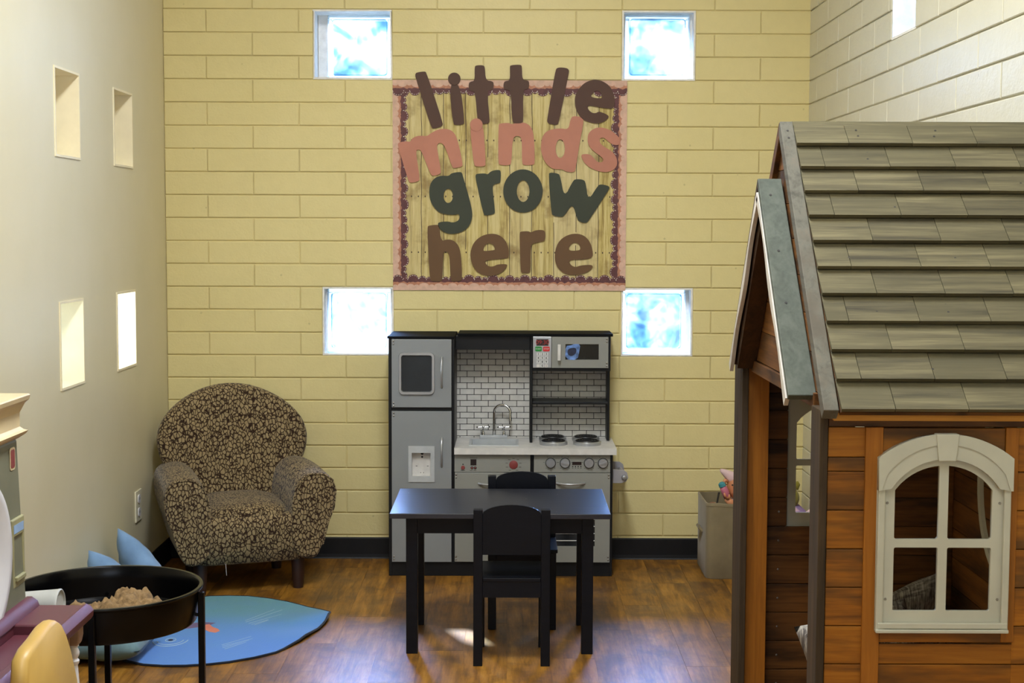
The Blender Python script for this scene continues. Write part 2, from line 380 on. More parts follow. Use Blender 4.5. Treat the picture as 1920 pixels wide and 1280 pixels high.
MT['pink'] = fabric('dusty_pink_cloth', (206, 176, 176), (220, 192, 190))
MT['hotpink'] = plain('pink_bottle_plastic', (190, 110, 130), 0.4, 0.05)
MT['teal'] = plain('teal_cap_plastic', (60, 132, 142), 0.4, 0.05)
MT['brownpl'] = fabric('brown_toy', (120, 82, 56), (146, 102, 70))
MT['toyolive'] = fabric('olive_plush', (120, 112, 40), (146, 136, 60), sc_=120)
MT['toyred'] = plain('red_plush_nose', (190, 40, 44), 0.6, 0.05)
t = NT('striped_lilac_blanket'); t.bsdf(Roughness=0.9); v = t.pos(); wv = t.n('ShaderNodeTexWave', bands_direction='Z'); wv.inputs['Scale'].default_value = 22; t.l(v, wv.inputs['Vector'])
t.col(t.ramp(wv.outputs['Fac'], [(0.35, (214, 180, 200)), (0.65, (150, 124, 178))])); MT['stripes'] = t.m
t = NT('grey_tweed'); t.bsdf(Roughness=0.95); v = t.pos(obj=True)
n1 = t.noise(t.pos((160, 14, 14), obj=True), 1.6, 3); n2 = t.noise(t.pos((14, 160, 14), obj=True), 1.6, 3)
t.col(t.ramp(t.math('MULTIPLY', t.math('ADD', n1, n2), 0.5), [(0.4, (72, 66, 64)), (0.5, (128, 122, 116)), (0.6, (178, 172, 160))])); t.bump(n1, 0.4, 0.001); MT['tweed'] = t.m

# poster
t = NT('printed_wood_planks'); t.bsdf(Roughness=0.6); v = t.pos((30, 1, 1.6)); g = t.noise(v, 2.2, 7, 0.7, 0.3)
c = t.ramp(g, [(0.34, (134, 110, 52)), (0.47, (188, 168, 98)), (0.6, (208, 192, 132))])
pv = t.pos((10.2, 0.0, 0.0)); sp = t.n('ShaderNodeSeparateXYZ'); t.l(pv, sp.inputs[0])
xx = t.math('ADD', sp.outputs[0], t.math('MULTIPLY', t.noise(t.pos((1, 1, 3)), 2.0, 2), 0.1))
fr = t.math('FRACT', xx); fl = t.math('FLOOR', xx)
wn = t.n('ShaderNodeTexWhiteNoise', noise_dimensions='1D'); t.l(fl, wn.inputs['W'])
c = t.mix(t.math('MULTIPLY', wn.outputs['Value'], 0.5), c, (214, 200, 158))
c = t.mix(t.math('MULTIPLY', t.ramp(t.noise(t.pos((5, 1, 5)), 2.2, 4), [(0.52, (0, 0, 0)), (0.7, (255, 255, 255))]), 0.7), c, (126, 98, 48))
ln = t.math('LESS_THAN', fr, 0.028)
c = t.mix(t.math('MULTIPLY', ln, t.math('GREATER_THAN', t.noise(t.pos((10.2, 1, 3)), 1.2, 2), 0.36)), c, (62, 44, 26))
# printed nail holes in rows
sp2 = t.n('ShaderNodeSeparateXYZ'); t.l(t.pos(), sp2.inputs[0])
zz = t.math('ABSOLUTE', t.math('SUBTRACT', t.math('FRACT', t.math('DIVIDE', t.math('SUBTRACT', sp2.outputs[2], 1.255), 0.247)), 0.5))
x2 = t.math('ABSOLUTE', t.math('SUBTRACT', t.math('FRACT', t.math('MULTIPLY', sp2.outputs[0], 33.0)), 0.5))
dd = t.math('ADD', t.math('POWER', t.math('DIVIDE', zz, 0.016), 2.0), t.math('POWER', t.math('DIVIDE', x2, 0.085), 2.0))
c = t.mix(t.math('LESS_THAN', dd, 1.0), c, (58, 40, 22))
t.col(c); MT['posterwood'] = t.m
MT['ppink'] = plain('blush_border_paper', (206, 170, 150), 0.6, 0.06, 40, 0)
MT['pterra'] = plain('terracotta_border_print', (176, 120, 92), 0.6, 0.1, 60, 0)
MT['pplum'] = plain('plum_border_print', (92, 50, 52), 0.6, 0.12, 40, 0)
MT['pwhite'] = plain('white_stitch_print', (232, 222, 210), 0.6, 0.03, 40, 0)
MT['lbrown'] = plain('chocolate_cardstock', (76, 46, 29), 0.6, 0.03, 9, 0.1)
MT['lpink'] = plain('salmon_cardstock', (184, 122, 100), 0.6, 0.03, 9, 0.1)
MT['lgreen'] = plain('forest_cardstock', (48, 54, 38), 0.6, 0.03, 9, 0.1)
MT['ltan'] = plain('caramel_cardstock', (98, 69, 37), 0.6, 0.03, 9, 0.1)

# ------------------------------------------------------------------ mesh helpers
class MB:
    def __init__(s): s.bm = bmesh.new()
    def add(s, verts, faces):
        vs = [s.bm.verts.new(v) for v in verts]
        for f in faces:
            try: s.bm.faces.new([vs[i] for i in f])
            except ValueError: pass
        return s
    def box(s, x0, x1, y0, y1, z0, z1, taper=None):
        v = [(x0,y0,z0),(x1,y0,z0),(x1,y1,z0),(x0,y1,z0),(x0,y0,z1),(x1,y0,z1),(x1,y1,z1),(x0,y1,z1)]
        return s.add(v, [(3,2,1,0),(4,5,6,7),(0,1,5,4),(1,2,6,5),(2,3,7,6),(3,0,4,7)])
    def hexa(s, v):
        return s.add(v, [(3,2,1,0),(4,5,6,7),(0,1,5,4),(1,2,6,5),(2,3,7,6),(3,0,4,7)])
    def loft(s, rings, cap=True, closed=True):
        n = len(rings[0]); V = [p for r in rings for p in r]; F = []
        for i in range(len(rings)-1):
            for j in range(n if closed else n-1):
                k = (j+1) % n
                F.append((i*n+j, i*n+k, (i+1)*n+k, (i+1)*n+j))
        if cap:
            F.append(tuple(range(n-1, -1, -1))); F.append(tuple((len(rings)-1)*n+j for j in range(n)))
        return s.add(V, F)
    def tube(s, path, r, n=10, cap=True):
        path = [Vector(p) for p in path]; rings = []; prev = None
        for i, p in enumerate(path):
            a = path[max(i-1, 0)]; b = path[min(i+1, len(path)-1)]
            d = (b-a).normalized()
            if prev is None:
                h = Vector((0, 0, 1)) if abs(d.z) < 0.9 else Vector((1, 0, 0))
                u = d.cross(h).normalized()
            else:
                u = (prev - d*prev.dot(d)).normalized()
            prev = u; w = d.cross(u)
            rr = r[i] if isinstance(r, (list, tuple)) else r
            rings.append([p + u*math.cos(2*PI*k/n)*rr + w*math.sin(2*PI*k/n)*rr for k in range(n)])
        return s.loft(rings, cap)
    def lathe(s, c, prof, n=24, axis='z', cap=True):
        """prof: list of (radius, along)"""
        c = Vector(c); rings = []
        for r, h in prof:
            ring = []
            for k in range(n):
                a = 2*PI*k/n; p = (math.cos(a)*r, math.sin(a)*r)
                if axis == 'z': q = Vector((p[0], p[1], h))
                elif axis == 'y': q = Vector((p[0], h, -p[1]))
                else: q = Vector((h, p[0], p[1]))
                ring.append(c+q)
            rings.append(ring)
        return s.loft(rings, cap)
    def prism(s, poly, a0, a1, axis='y'):
        """poly 2-d: (x,z) for axis y; (y,z) for axis x; (x,y) for axis z"""
        def P(p, a):
            return (p[0], a, p[1]) if axis == 'y' else ((a, p[0], p[1]) if axis == 'x' else (p[0], p[1], a))
        return s.loft([[P(p, a0) for p in poly], [P(p, a1) for p in poly]])
    def xform(s, m):
        bmesh.ops.transform(s.bm, matrix=m, verts=s.bm.verts[:]); return s
    def merge(s, o):
        me = bpy.data.meshes.new('tmp'); o.bm.to_mesh(me); s.bm.from_mesh(me); bpy.data.meshes.remove(me); return s

WLOC = {}
def finish(o, parent=None, loc=None):
    COL.objects.link(o)
    if parent is not None: o.parent = parent
    return o

def obj(name, mb, mat, parent=None, bevel=0.0, seg=2, smooth=False, origin=None, kind=None, label=None, subsurf=0, angle=30):
    bm = mb.bm
    bmesh.ops.recalc_face_normals(bm, faces=bm.faces[:])
    if bevel:
        es = [e for e in bm.edges if len(e.link_faces) == 2 and e.calc_face_angle(0) > math.radians(angle)]
        bmesh.ops.bevel(bm, geom=es, offset=bevel, segments=seg, profile=0.5, affect='EDGES', clamp_overlap=True)
    if origin is None:
        xs = [v.co for v in bm.verts]
        origin = Vector(((min(v.x for v in xs)+max(v.x for v in xs))/2, (min(v.y for v in xs)+max(v.y for v in xs))/2, min(v.z for v in xs)))
    origin = Vector(origin)
    bmesh.ops.translate(bm, verts=bm.verts[:], vec=-origin)
    me = bpy.data.meshes.new(name); bm.to_mesh(me); bm.free()
    if smooth:
        me.polygons.foreach_set('use_smooth', [True]*len(me.polygons))
        if smooth != 'all':
            me.set_sharp_from_angle(angle=math.radians(38))
    me.materials.append(MT[mat] if isinstance(mat, str) else mat)
    o = bpy.data.objects.new(name, me)
    WLOC[o.name] = origin
    pl = WLOC[parent.name] if parent is not None else Vector((0, 0, 0))
    o.location = origin - pl
    if subsurf:
        md = o.modifiers.new('sub', 'SUBSURF'); md.levels = subsurf; md.render_levels = subsurf
    finish(o, parent)
    if kind: o['kind'] = kind
    if label: o['label'] = label
    return o

def thing(name, label, cat, loc=(0, 0, 0), group=None):
    o = bpy.data.objects.new(name, None); o.location = loc; o.empty_display_size = 0.05
    WLOC[o.name] = Vector(loc); COL.objects.link(o)
    o['label'] = label; o['category'] = cat
    if group: o['group'] = group
    return o

def tag(o, label, cat, group=None, kind=None):
    o['label'] = label; o['category'] = cat
    if group: o['group'] = group
    if kind: o['kind'] = kind
    return o

def copy_tree(o, parent=None, **kw):
    c = o.copy(); COL.objects.link(c); c.parent = parent
    WLOC[c.name] = WLOC[o.name].copy()
    for ch in [k for k in o.children]: copy_tree(ch, c)
    return c

def inst(src, name, parent, wloc):
    """linked copy of a mesh object under parent at world location wloc"""
    c = bpy.data.objects.new(name, src.data); COL.objects.link(c); c.parent = parent
    WLOC[c.name] = Vector(wloc); c.location = Vector(wloc) - WLOC[parent.name]
    return c

def text_mb(body, size, x, y, z, depth=0.0006, face='-y', bold=False):
    """flat letters facing -y (towards the camera), centred on x,z"""
    cu = bpy.data.curves.new('txt', 'FONT'); cu.body = body; cu.size = size; cu.extrude = depth/2
    cu.align_x = 'CENTER'; cu.align_y = 'CENTER'
    if bold: cu.offset = size*0.02
    to = bpy.data.objects.new('txt', cu); COL.objects.link(to)
    dg = bpy.context.evaluated_depsgraph_get(); me = bpy.data.meshes.new_from_object(to.evaluated_get(dg))
    bpy.data.objects.remove(to); bpy.data.curves.remove(cu)
    mb = MB(); mb.bm.from_mesh(me); bpy.data.meshes.remove(me)
    m = Matrix.Translation((x, y, z)) @ Matrix.Rotation(PI/2, 4, 'X')
    if face == '+x': m = Matrix.Translation((x, y, z)) @ Matrix.Rotation(PI/2, 4, 'Z') @ Matrix.Rotation(PI/2, 4, 'X')
    return mb.xform(m)

def plate_mb(loops, y0, depth, smooth_it=2, axis='y'):
    """flat plate from closed 2-d loops in metres (first outer, rest holes); faces -y; corners rounded by Chaikin cutting"""
    def chaikin(P):
        for _ in range(smooth_it):
            Q = []
            for i in range(len(P)):
                a, b = P[i], P[(i+1) % len(P)]
                Q += [(a[0]*.75+b[0]*.25, a[1]*.75+b[1]*.25), (a[0]*.25+b[0]*.75, a[1]*.25+b[1]*.75)]
            P = Q
        return P
    cu = bpy.data.curves.new('pl', 'CURVE'); cu.dimensions = '2D'; cu.fill_mode = 'BOTH'; cu.extrude = depth/2
    for L in loops:
        L = chaikin(L)
        sp = cu.splines.new('POLY'); sp.points.add(len(L)-1); sp.use_cyclic_u = True
        for i, p in enumerate(L): sp.points[i].co = (p[0], p[1], 0, 1)
    to = bpy.data.objects.new('pl', cu); COL.objects.link(to)
    dg = bpy.context.evaluated_depsgraph_get(); me = bpy.data.meshes.new_from_object(to.evaluated_get(dg))
    bpy.data.objects.remove(to); bpy.data.curves.remove(cu)
    mb = MB(); mb.bm.from_mesh(me); bpy.data.meshes.remove(me)
    bmesh.ops.remove_doubles(mb.bm, verts=mb.bm.verts[:], dist=1e-6)
    return mb.xform(Matrix.Translation((0, y0+depth/2, 0)) @ Matrix.Rotation(PI/2, 4, 'X'))

def rrect(x0, x1, z0, z1, r, n=4):
    P = []
    for cx, cz, a0 in ((x1-r, z1-r, 0), (x0+r, z1-r, 90), (x0+r, z0+r, 180), (x1-r, z0+r, 270)):
        for k in range(n+1):
            a = math.radians(a0+90*k/n); P.append((cx+r*math.cos(a), cz+r*math.sin(a)))
    return P

LETTERS = [
 ('l','brown',[(-422,2161),(-416,2168),(-381,2173),(-372,2168),(-300,1949),(-302,1934),(-339,1922),(-352,1927),(-421,2147)],None,None),
 ('i','brown',[(-274,2122),(-224,2122),(-204,1951),(-212,1941),(-246,1939),(-256,1946)],None,[(-222,2141),(-224,2130),(-230,2121),(-239,2115),(-250,2113),(-261,2115),(-270,2121),(-276,2130),(-278,2141),(-276,2151),(-270,2160),(-261,2166),(-250,2168),(-239,2166),(-230,2160),(-224,2151)]),
 ('t','brown',[(-161,2192),(-155,2200),(-123,2201),(-115,2192),(-112,2135),(-82,2131),(-76,2122),(-78,2098),(-85,2092),(-106,2090),(-93,1958),(-99,1945),(-137,1945),(-148,1953),(-157,2085),(-180,2089),(-187,2098),(-186,2123),(-178,2129),(-160,2132)],None,None),
 ('t','brown',[(-3,2201),(41,2204),(48,2196),(49,2138),(73,2135),(80,2128),(79,2104),(74,2098),(52,2095),(55,1960),(49,1948),(15,1947),(5,1956),(-1,2092),(-26,2094),(-34,2102),(-33,2123),(-26,2132),(-4,2134),(-6,2193)],None,None),
 ('l','brown',[(204,2193),(246,2190),(255,2180),(254,2166),(211,1952),(203,1941),(169,1945),(159,1954),(161,1973),(194,2178)],None,None),
 ('e','brown',[(357,2139),(381,2139),(405,2132),(430,2116),(446,2094),(456,2062),(457,2030),(447,2011),(398,2017),(341,2028),(338,2018),(343,2006),(358,1994),(374,1993),(386,2000),(398,1998),(423,1988),(433,1978),(423,1966),(403,1952),(378,1947),(350,1952),(322,1962),(301,1982),(285,2014),(280,2046),(284,2074),(300,2102),(324,2126)],[(348,2063),(361,2082),(377,2093),(393,2086),(400,2070),(400,2056)],None),
 ('m','pink',[(-500,1857),(-489,1864),(-459,1868),(-446,1863),(-434,1883),(-404,1893),(-370,1889),(-353,1904),(-319,1921),(-281,1923),(-252,1909),(-235,1875),(-211,1766),(-218,1756),(-251,1749),(-260,1756),(-291,1846),(-307,1861),(-319,1860),(-327,1850),(-324,1824),(-307,1732),(-315,1723),(-342,1715),(-355,1721),(-395,1826),(-408,1832),(-421,1826),(-402,1706),(-407,1691),(-442,1684),(-453,1691),(-497,1841)],None,None),
 ('i','pink',[(-180,1917),(-175,1930),(-125,1930),(-120,1918),(-110,1770),(-116,1758),(-154,1757),(-164,1766)],None,[(-124,1940),(-126,1929),(-132,1920),(-142,1914),(-153,1912),(-164,1914),(-173,1920),(-179,1929),(-181,1940),(-179,1951),(-173,1960),(-164,1966),(-153,1969),(-142,1967),(-132,1960),(-126,1951)]),
 ('n','pink',[(-55,1941),(-49,1947),(-6,1950),(2,1942),(32,1952),(66,1950),(91,1931),(102,1893),(107,1775),(100,1765),(58,1764),(49,1773),(49,1876),(39,1891),(22,1893),(7,1880),(3,1773),(-6,1763),(-48,1764),(-56,1773)],None,None),
 ('d','pink',[(273,1982),(315,1975),(322,1961),(303,1860),(287,1747),(279,1733),(240,1737),(232,1747),(185,1746),(151,1776),(134,1818),(132,1860),(142,1898),(167,1920),(218,1927),(254,1921),(262,1965)],[(239,1837),(237,1816),(229,1801),(218,1795),(208,1801),(200,1816),(197,1837),(200,1858),(207,1874),(218,1879),(229,1874),(236,1858)],None),
 ('s','pink',[(339,1898),(354,1919),(383,1932),(417,1928),(447,1915),(477,1890),(484,1869),(477,1854),(452,1854),(430,1869),(413,1886),(396,1886),(390,1873),(401,1852),(448,1827),(469,1798),(471,1764),(452,1741),(414,1733),(372,1743),(334,1764),(312,1797),(312,1814),(350,1814),(367,1797),(380,1781),(401,1776),(411,1789),(401,1802),(359,1831),(339,1860)],None,None),
 ('g','green',[(-226,1734),(-215,1730),(-212,1715),(-196,1665),(-169,1563),(-171,1521),(-192,1483),(-230,1463),(-273,1459),(-307,1474),(-322,1495),(-322,1512),(-277,1516),(-260,1510),(-239,1514),(-226,1527),(-228,1550),(-247,1544),(-290,1546),(-324,1558),(-353,1596),(-362,1639),(-357,1681),(-336,1708),(-307,1717),(-273,1715),(-264,1728)],[(-256,1628),(-258,1612),(-266,1600),(-277,1596),(-287,1600),(-295,1612),(-298,1628),(-295,1644),(-287,1656),(-277,1660),(-266,1656),(-258,1644)],None),
 ('r','green',[(-156,1720),(-150,1726),(-111,1728),(-103,1722),(-86,1739),(-52,1744),(-43,1737),(-45,1690),(-52,1684),(-73,1680),(-82,1669),(-68,1559),(-73,1548),(-111,1541),(-121,1548),(-156,1707)],None,None),
 ('o','green',[(143,1651),(138,1621),(126,1594),(106,1572),(82,1559),(55,1554),(27,1559),(3,1572),(-17,1593),(-30,1620),(-34,1650),(-30,1680),(-17,1707),(2,1728),(27,1742),(54,1747),(81,1742),(106,1728),(125,1707),(138,1680)],[(84,1650),(80,1626),(70,1608),(55,1601),(41,1608),(30,1626),(26,1650),(30,1675),(40,1693),(55,1699),(69,1693),(80,1675)],None),
 ('w','green',[(167,1723),(173,1733),(207,1729),(219,1720),(237,1620),(275,1696),(287,1704),(321,1702),(332,1690),(343,1607),(385,1675),(398,1682),(432,1675),(438,1667),(432,1654),(348,1523),(335,1509),(306,1516),(295,1527),(275,1599),(237,1541),(225,1536),(191,1541),(180,1552)],None,None),
 ('h','tan',[(-370,1491),(-362,1497),(-324,1501),(-315,1495),(-308,1427),(-285,1436),(-256,1434),(-230,1410),(-219,1368),(-214,1262),(-221,1251),(-260,1249),(-266,1257),(-270,1359),(-278,1380),(-291,1382),(-301,1368),(-301,1261),(-308,1248),(-349,1250),(-358,1257),(-364,1367)],None,None),
 ('e','tan',[(-177,1385),(-166,1419),(-136,1449),(-94,1463),(-51,1458),(-21,1432),(-7,1394),(-7,1360),(-13,1353),(-98,1345),(-111,1341),(-111,1330),(-98,1317),(-76,1316),(-59,1326),(-17,1328),(-13,1319),(-30,1296),(-59,1279),(-102,1272),(-145,1287),(-169,1321),(-179,1360)],[(-121,1391),(-116,1408),(-102,1419),(-86,1419),(-72,1408),(-69,1393),(-72,1389),(-118,1384)],None),
 ('r','tan',[(40,1467),(46,1472),(80,1474),(89,1467),(110,1478),(144,1480),(155,1469),(155,1441),(149,1429),(119,1424),(100,1420),(89,1403),(90,1297),(81,1287),(51,1287),(45,1297),(41,1411)],None,None),
 ('e','tan',[(196,1369),(204,1412),(230,1446),(276,1465),(323,1459),(353,1429),(366,1387),(365,1356),(320,1348),(273,1348),(260,1340),(269,1323),(290,1314),(311,1323),(362,1326),(367,1315),(346,1293),(299,1279),(248,1280),(213,1306),(199,1335)],[(258,1397),(266,1415),(285,1425),(305,1417),(311,1397),(305,1389),(264,1387)],None),
]
# ================================================================== SETTING
def struct(name, mb, mat, **kw):
    return obj(name, mb, mat, kind='structure', **kw)

H = 3.6
YF = -2.0
# ---- back wall: core with openings, then one painted block at a time
def wall_core(x0, x1, z0, z1, holes):
    """boxes (u0,u1,v0,v1) tiling a rectangle minus holes"""
    us = sorted({x0, x1, *[h[0] for h in holes], *[h[1] for h in holes]}); vs = sorted({z0, z1, *[h[2] for h in holes], *[h[3] for h in holes]})
    R = []
    for i in range(len(us)-1):
        for j in range(len(vs)-1):
            cu, cv = (us[i]+us[i+1])/2, (vs[j]+vs[j+1])/2
            if not any(h[0] < cu < h[1] and h[2] < cv < h[3] for h in holes): R.append((us[i], us[i+1], vs[j], vs[j+1]))
    return R
mb = MB()
for a, b, c, d in wall_core(XL-0.02, XR+0.02, -0.05, H, BW): mb.box(a, b, D, D+0.2, c, d)
wall_back = struct('wall_back', mb, 'wall_yellow', origin=(0, D, 0))
mb = MB()
for a, b, c, d in wall_core(YF, D, -0.05, H, LW): mb.box(XL-0.3, XL, a, b, c, d)
wall_left = struct('wall_left', mb, 'plaster', origin=(XL, 3, 0))
mb = MB()
for a, b, c, d in wall_core(YF, D+0.2, -0.05, H, RW): mb.box(XR, XR+0.2, a, b, c, d)
wall_right = struct('wall_right', mb, 'wall_cream', origin=(XR, 3, 0))

Z0 = 0.0033; CH = 0.1016
BLK = {}
def block_mesh(L, h, axis, mat):
    key = (round(L, 3), round(h, 3), axis, mat)
    if key in BLK: return BLK[key]
    m = MB(); p = 0.006; b = 0.0028
    # bevelled front, open back
    o = [(-L/2, 0), (L/2, 0), (L/2, h), (-L/2, h)]; i_ = [(-L/2+b, b), (L/2-b, b), (L/2-b, h-b), (-L/2+b, h-b)]
    if axis == 'y': V = [(u, 0, v) for u, v in o] + [(u, -p+0.0018, v) for u, v in o] + [(u, -p, v) for u, v in i_]
    else: V = [(0, -u, v) for u, v in o] + [(-p+0.0018, -u, v) for u, v in o] + [(-p, -u, v) for u, v in i_]
    F = [(8, 9, 10, 11)]
    for k in range(4):
        q = (k+1) % 4; F += [(k, q, 4+q, 4+k), (4+k, 4+q, 8+q, 8+k)]
    m.add(V, F)
    me = bpy.data.meshes.new('block'); bmesh.ops.recalc_face_normals(m.bm, faces=m.bm.faces[:]); m.bm.to_mesh(me); m.bm.free(); me.materials.append(MT[mat])
    BLK[key] = me
    return me
def lay(parent, u0, u1, joints_for_row, holes, rows, axis, mat, gap_h=0.0055, gap_v=0.0035):
    for k in range(rows):
        z = Z0 + CH*k
        js = [u0] + [j for j in joints_for_row(k) if u0+0.02 < j < u1-0.02] + [u1]
        for a, b in zip(js, js[1:]):
            segs = [(a, b)]
            for h in holes:
                if h[2] < z+CH/2 < h[3]:
                    ns = []
                    for s0, s1 in segs:
                        if h[1] <= s0 or h[0] >= s1: ns.append((s0, s1)); continue
                        if s0 < h[0]: ns.append((s0, h[0]))
                        if s1 > h[1]: ns.append((h[1], s1))
                    segs = ns
            for s0, s1 in segs:
                if s1-s0 < 0.015: continue
                L = s1-s0-gap_v
                if z+CH > H-0.005: continue
                me = block_mesh(L, CH-gap_h, axis, mat)
                o = bpy.data.objects.new('block', me); COL.objects.link(o); o.parent = parent
                j = random.uniform(-0.0012, 0.0004)
                w = Vector(((s0+s1)/2, D+j, z+gap_h/2)) if axis == 'y' else Vector((XR+j, (s0+s1)/2, z+gap_h/2))
                o.location = w - WLOC[parent.name]
                o.rotation_euler = (0, random.uniform(-.0012, .0012), 0) if axis == 'y' else (random.uniform(-.0012, .0012), 0, 0)
lay(wall_back, XL, XR, lambda k: [(-1.343 if k % 2 == 1 else -1.14)+0.407*i for i in range(8)], BW, 34, 'y', 'wall_yellow')
lay(wall_right, 3.35, D, lambda k: [6.48+0.2032*(k % 2)-0.4064*i for i in range(9)][::-1], RW, 30, 'x', 'wall_cream', 0.0055, 0.005)

# floor: planks laid along y in the part the room shows, plain sub-floor elsewhere
fl = struct('floor', MB().box(XL-0.3, XR+0.2, YF, D+0.2, -0.06, -0.0015), 'floor', origin=(0, 3, 0))
PW = 0.1524; k = 0; x = XL; pl_src = {}
while x < XR:
    x1 = min(x+PW, XR); off = (k*0.37) % 1.2
    ys = [3.4] + [y_ for y_ in [3.4+off+1.2*i for i in range(4)] if 3.45 < y_ < D-0.05] + [D]
    for a, b in zip(ys, ys[1:]):
        o = obj('floor_plank', MB().box(x+0.0004, x1-0.0004, a+0.0005, b-0.0005, -0.0015, 0.0), 'floor', parent=fl)
    x = x1; k += 1
struct('ceiling', MB().box(XL-0.3, XR+0.2, YF-0.2, D+0.2, H, H+0.1), 'ceiling', origin=(0, 3, H))
mb = MB()
for a, b, c, d in wall_core(XL-0.3, XR+0.2, -0.05, H, [(-0.95, 0.85, 1.0, 2.2)]): mb.box(a, b, YF-0.2, YF, c, d)
struct('wall_front', mb, 'plaster', origin=(0, YF, 0))
mb = MB(); mb.box(-0.95, 0.85, YF-0.1, YF-0.06, 1.0, 1.05).box(-0.95, 0.85, YF-0.1, YF-0.06, 2.15, 2.2).box(-0.95, -0.9, YF-0.1, YF-0.06, 1.05, 2.15).box(0.8, 0.85, YF-0.1, YF-0.06, 1.05, 2.15).box(-0.07, -0.03, YF-0.1, YF-0.06, 1.05, 2.15)
struct('window_10', mb, 'whitepl')

def base_mb(poly_x, axis, a0, a1, sgn):
    # profile: depth from wall, height
    pr = [(0, 0), (0.012, 0), (0.008, 0.006), (0.006, 0.02), (0.005, 0.09), (0.003, 0.0955), (0, 0.0955)]
    return pr
mb = MB(); pr = base_mb(0, 0, 0, 0, 0)
mb.loft([[(XL, D-0.006-d, z) for d, z in pr], [(XR, D-0.006-d, z) for d, z in pr]]); struct('baseboard_back', mb, 'baseboard')
mb = MB(); mb.loft([[(XL+d, YF, z) for d, z in pr], [(XL+d, D-0.006, z) for d, z in pr]]); struct('baseboard_left', mb, 'baseboard')
mb = MB(); mb.loft([[(XR-0.006-d, YF, z) for d, z in pr], [(XR-0.006-d, D-0.006, z) for d, z in pr]]); struct('baseboard_right', mb, 'baseboard')

# ---- glass block windows
def glass_window(n, plane, w, depth, glass, block_center=None, size=0.292, label=None):
    """plane: 'back','left','right'; w = (u0,u1,z0,z1)"""
    u0, u1, z0, z1 = w; cu = (u0+u1)/2 if block_center is None else block_center; cz = (z0+z1)/2
    def T(u, dpt, z):
        if plane == 'back': return (u, D+dpt, z)
        if plane == 'left': return (XL-dpt, u, z)
        return (XR+dpt, u, z)
    def bx(mb, ua, ub, da, db, za, zb):
        A = T(ua, da, za); B = T(ub, db, zb)
        return mb.box(min(A[0], B[0]), max(A[0], B[0]), min(A[1], B[1]), max(A[1], B[1]), za, zb)
    e = 0.0015; th = 0.008; full = 0.2 if plane != 'left' else 0.3
    jm = 'niche' if plane == 'left' else 'reveal'
    def ring(mb, a0, a1, b0, b1, inner, da, db):
        i0, i1, j0, j1 = inner
        bx(mb, a0, a1, da, db, b0, j0); bx(mb, a0, a1, da, db, j1, b1); bx(mb, a0, i0, da, db, j0, j1); bx(mb, i1, a1, da, db, j0, j1)
        return mb
    s = min(size, (z1-z0)-2*th-0.004, 0.3)/2
    g0, g1, h0, h1 = max(cu-s, u0+th+e), min(cu+s, u1-th-e), cz-s, cz+s
    fr = MB(); ring(fr, g0, g1, h0, h1, (g0+0.017, g1-0.017, h0+0.017, h1-0.017), depth, depth+0.08)
    root = obj('window_%d' % n, fr, 'glass_rim', kind='structure', bevel=0.003)
    rv = MB(); ring(rv, u0, u1, z0, z1, (u0+th, u1-th, z0+th, z1-th), -0.004, full-0.005)
    if plane == 'back' and n in (1,):
        for v in rv.bm.verts: v.co.x += random.uniform(-.003, .003); v.co.z += random.uniform(-.002, .002)
    obj('reveal', rv, jm, root)
    # mortar filling between the block and the jambs
    mo = MB(); ring(mo, u0+th, u1-th, z0+th, z1-th, (g0, g1, h0, h1), depth+0.012, depth+0.07); obj('mortar', mo, jm, root)
    # two pressed glass faces with rounded corners and a stepped rim
    P = rrect(g0+0.017, g1-0.017, h0+0.017, h1-0.017, 0.014, 4)
    for (d0, d1, nm) in ((depth+0.004, depth+0.010, 'glass_pane'), (depth+0.070, depth+0.076, 'glass_pane')):
        q = MB()
        q.loft([[T(u, d0, z) for u, z in P], [T(u, d1, z) for u, z in P]]); obj(nm, q, glass, root)
    st = MB(); c_ = [(cu+(u-cu)*0.965, cz+(z-cz)*0.965) for u, z in P]
    c2 = [(cu+(u-cu)*0.985, cz+(z-cz)*0.985) for u, z in P]
    m = len(P)
    V = [T(u, depth+0.001, z) for u, z in c2] + [T(u, depth+0.001, z) for u, z in c_]
    V += [T(u, depth+0.004, z) for u, z in c2] + [T(u, depth+0.004, z) for u, z in c_]
    F = []
    for i in range(m):
        j = (i+1) % m; F += [(i, j, m+j, m+i), (m+i, m+j, 3*m+j, 3*m+i), (2*m+i, 2*m+j, j, i)]
    st.add(V, F); obj('raised_edge', st, 'glass_line', root)
    return root
glass_window(1, 'back', BW[0], 0.10, 'glass_a', block_center=-0.678)
glass_window(2, 'back', BW[1], 0.05, 'glass_b')
glass_window(3, 'back', BW[2], 0.03, 'glass_c')
glass_window(4, 'back', BW[3], 0.07, 'glass_d', block_center=0.648)
for i, w in enumerate(LW): glass_window(5+i, 'left', w, 0.2, 'glass_dim' if i < 2 else 'glass_clear')
glass_window(9, 'right', RW[0], 0.07, 'glass_c')

# ceiling panels that hold the lamps (out of view)
for i, (p_, e_) in enumerate(LAMPS):
    t_ = thing('ceiling_light', ('flat ceiling light panel nearest the block wall', 'flat ceiling light panel in the middle of the ceiling', 'flat ceiling light panel nearest the big window')[i], 'light', (p_[0], p_[1], H))
    mb = MB(); x, y = p_[0], p_[1]
    mb.box(x-0.3, x+0.3, y-0.6, y-0.58, H-0.03, H-0.0005).box(x-0.3, x+0.3, y+0.58, y+0.6, H-0.03, H-0.0005).box(x-0.3, x-0.28, y-0.58, y+0.58, H-0.03, H-0.0005).box(x+0.28, x+0.3, y-0.58, y+0.58, H-0.03, H-0.0005)
    obj('frame', mb, 'whitepl', t_)

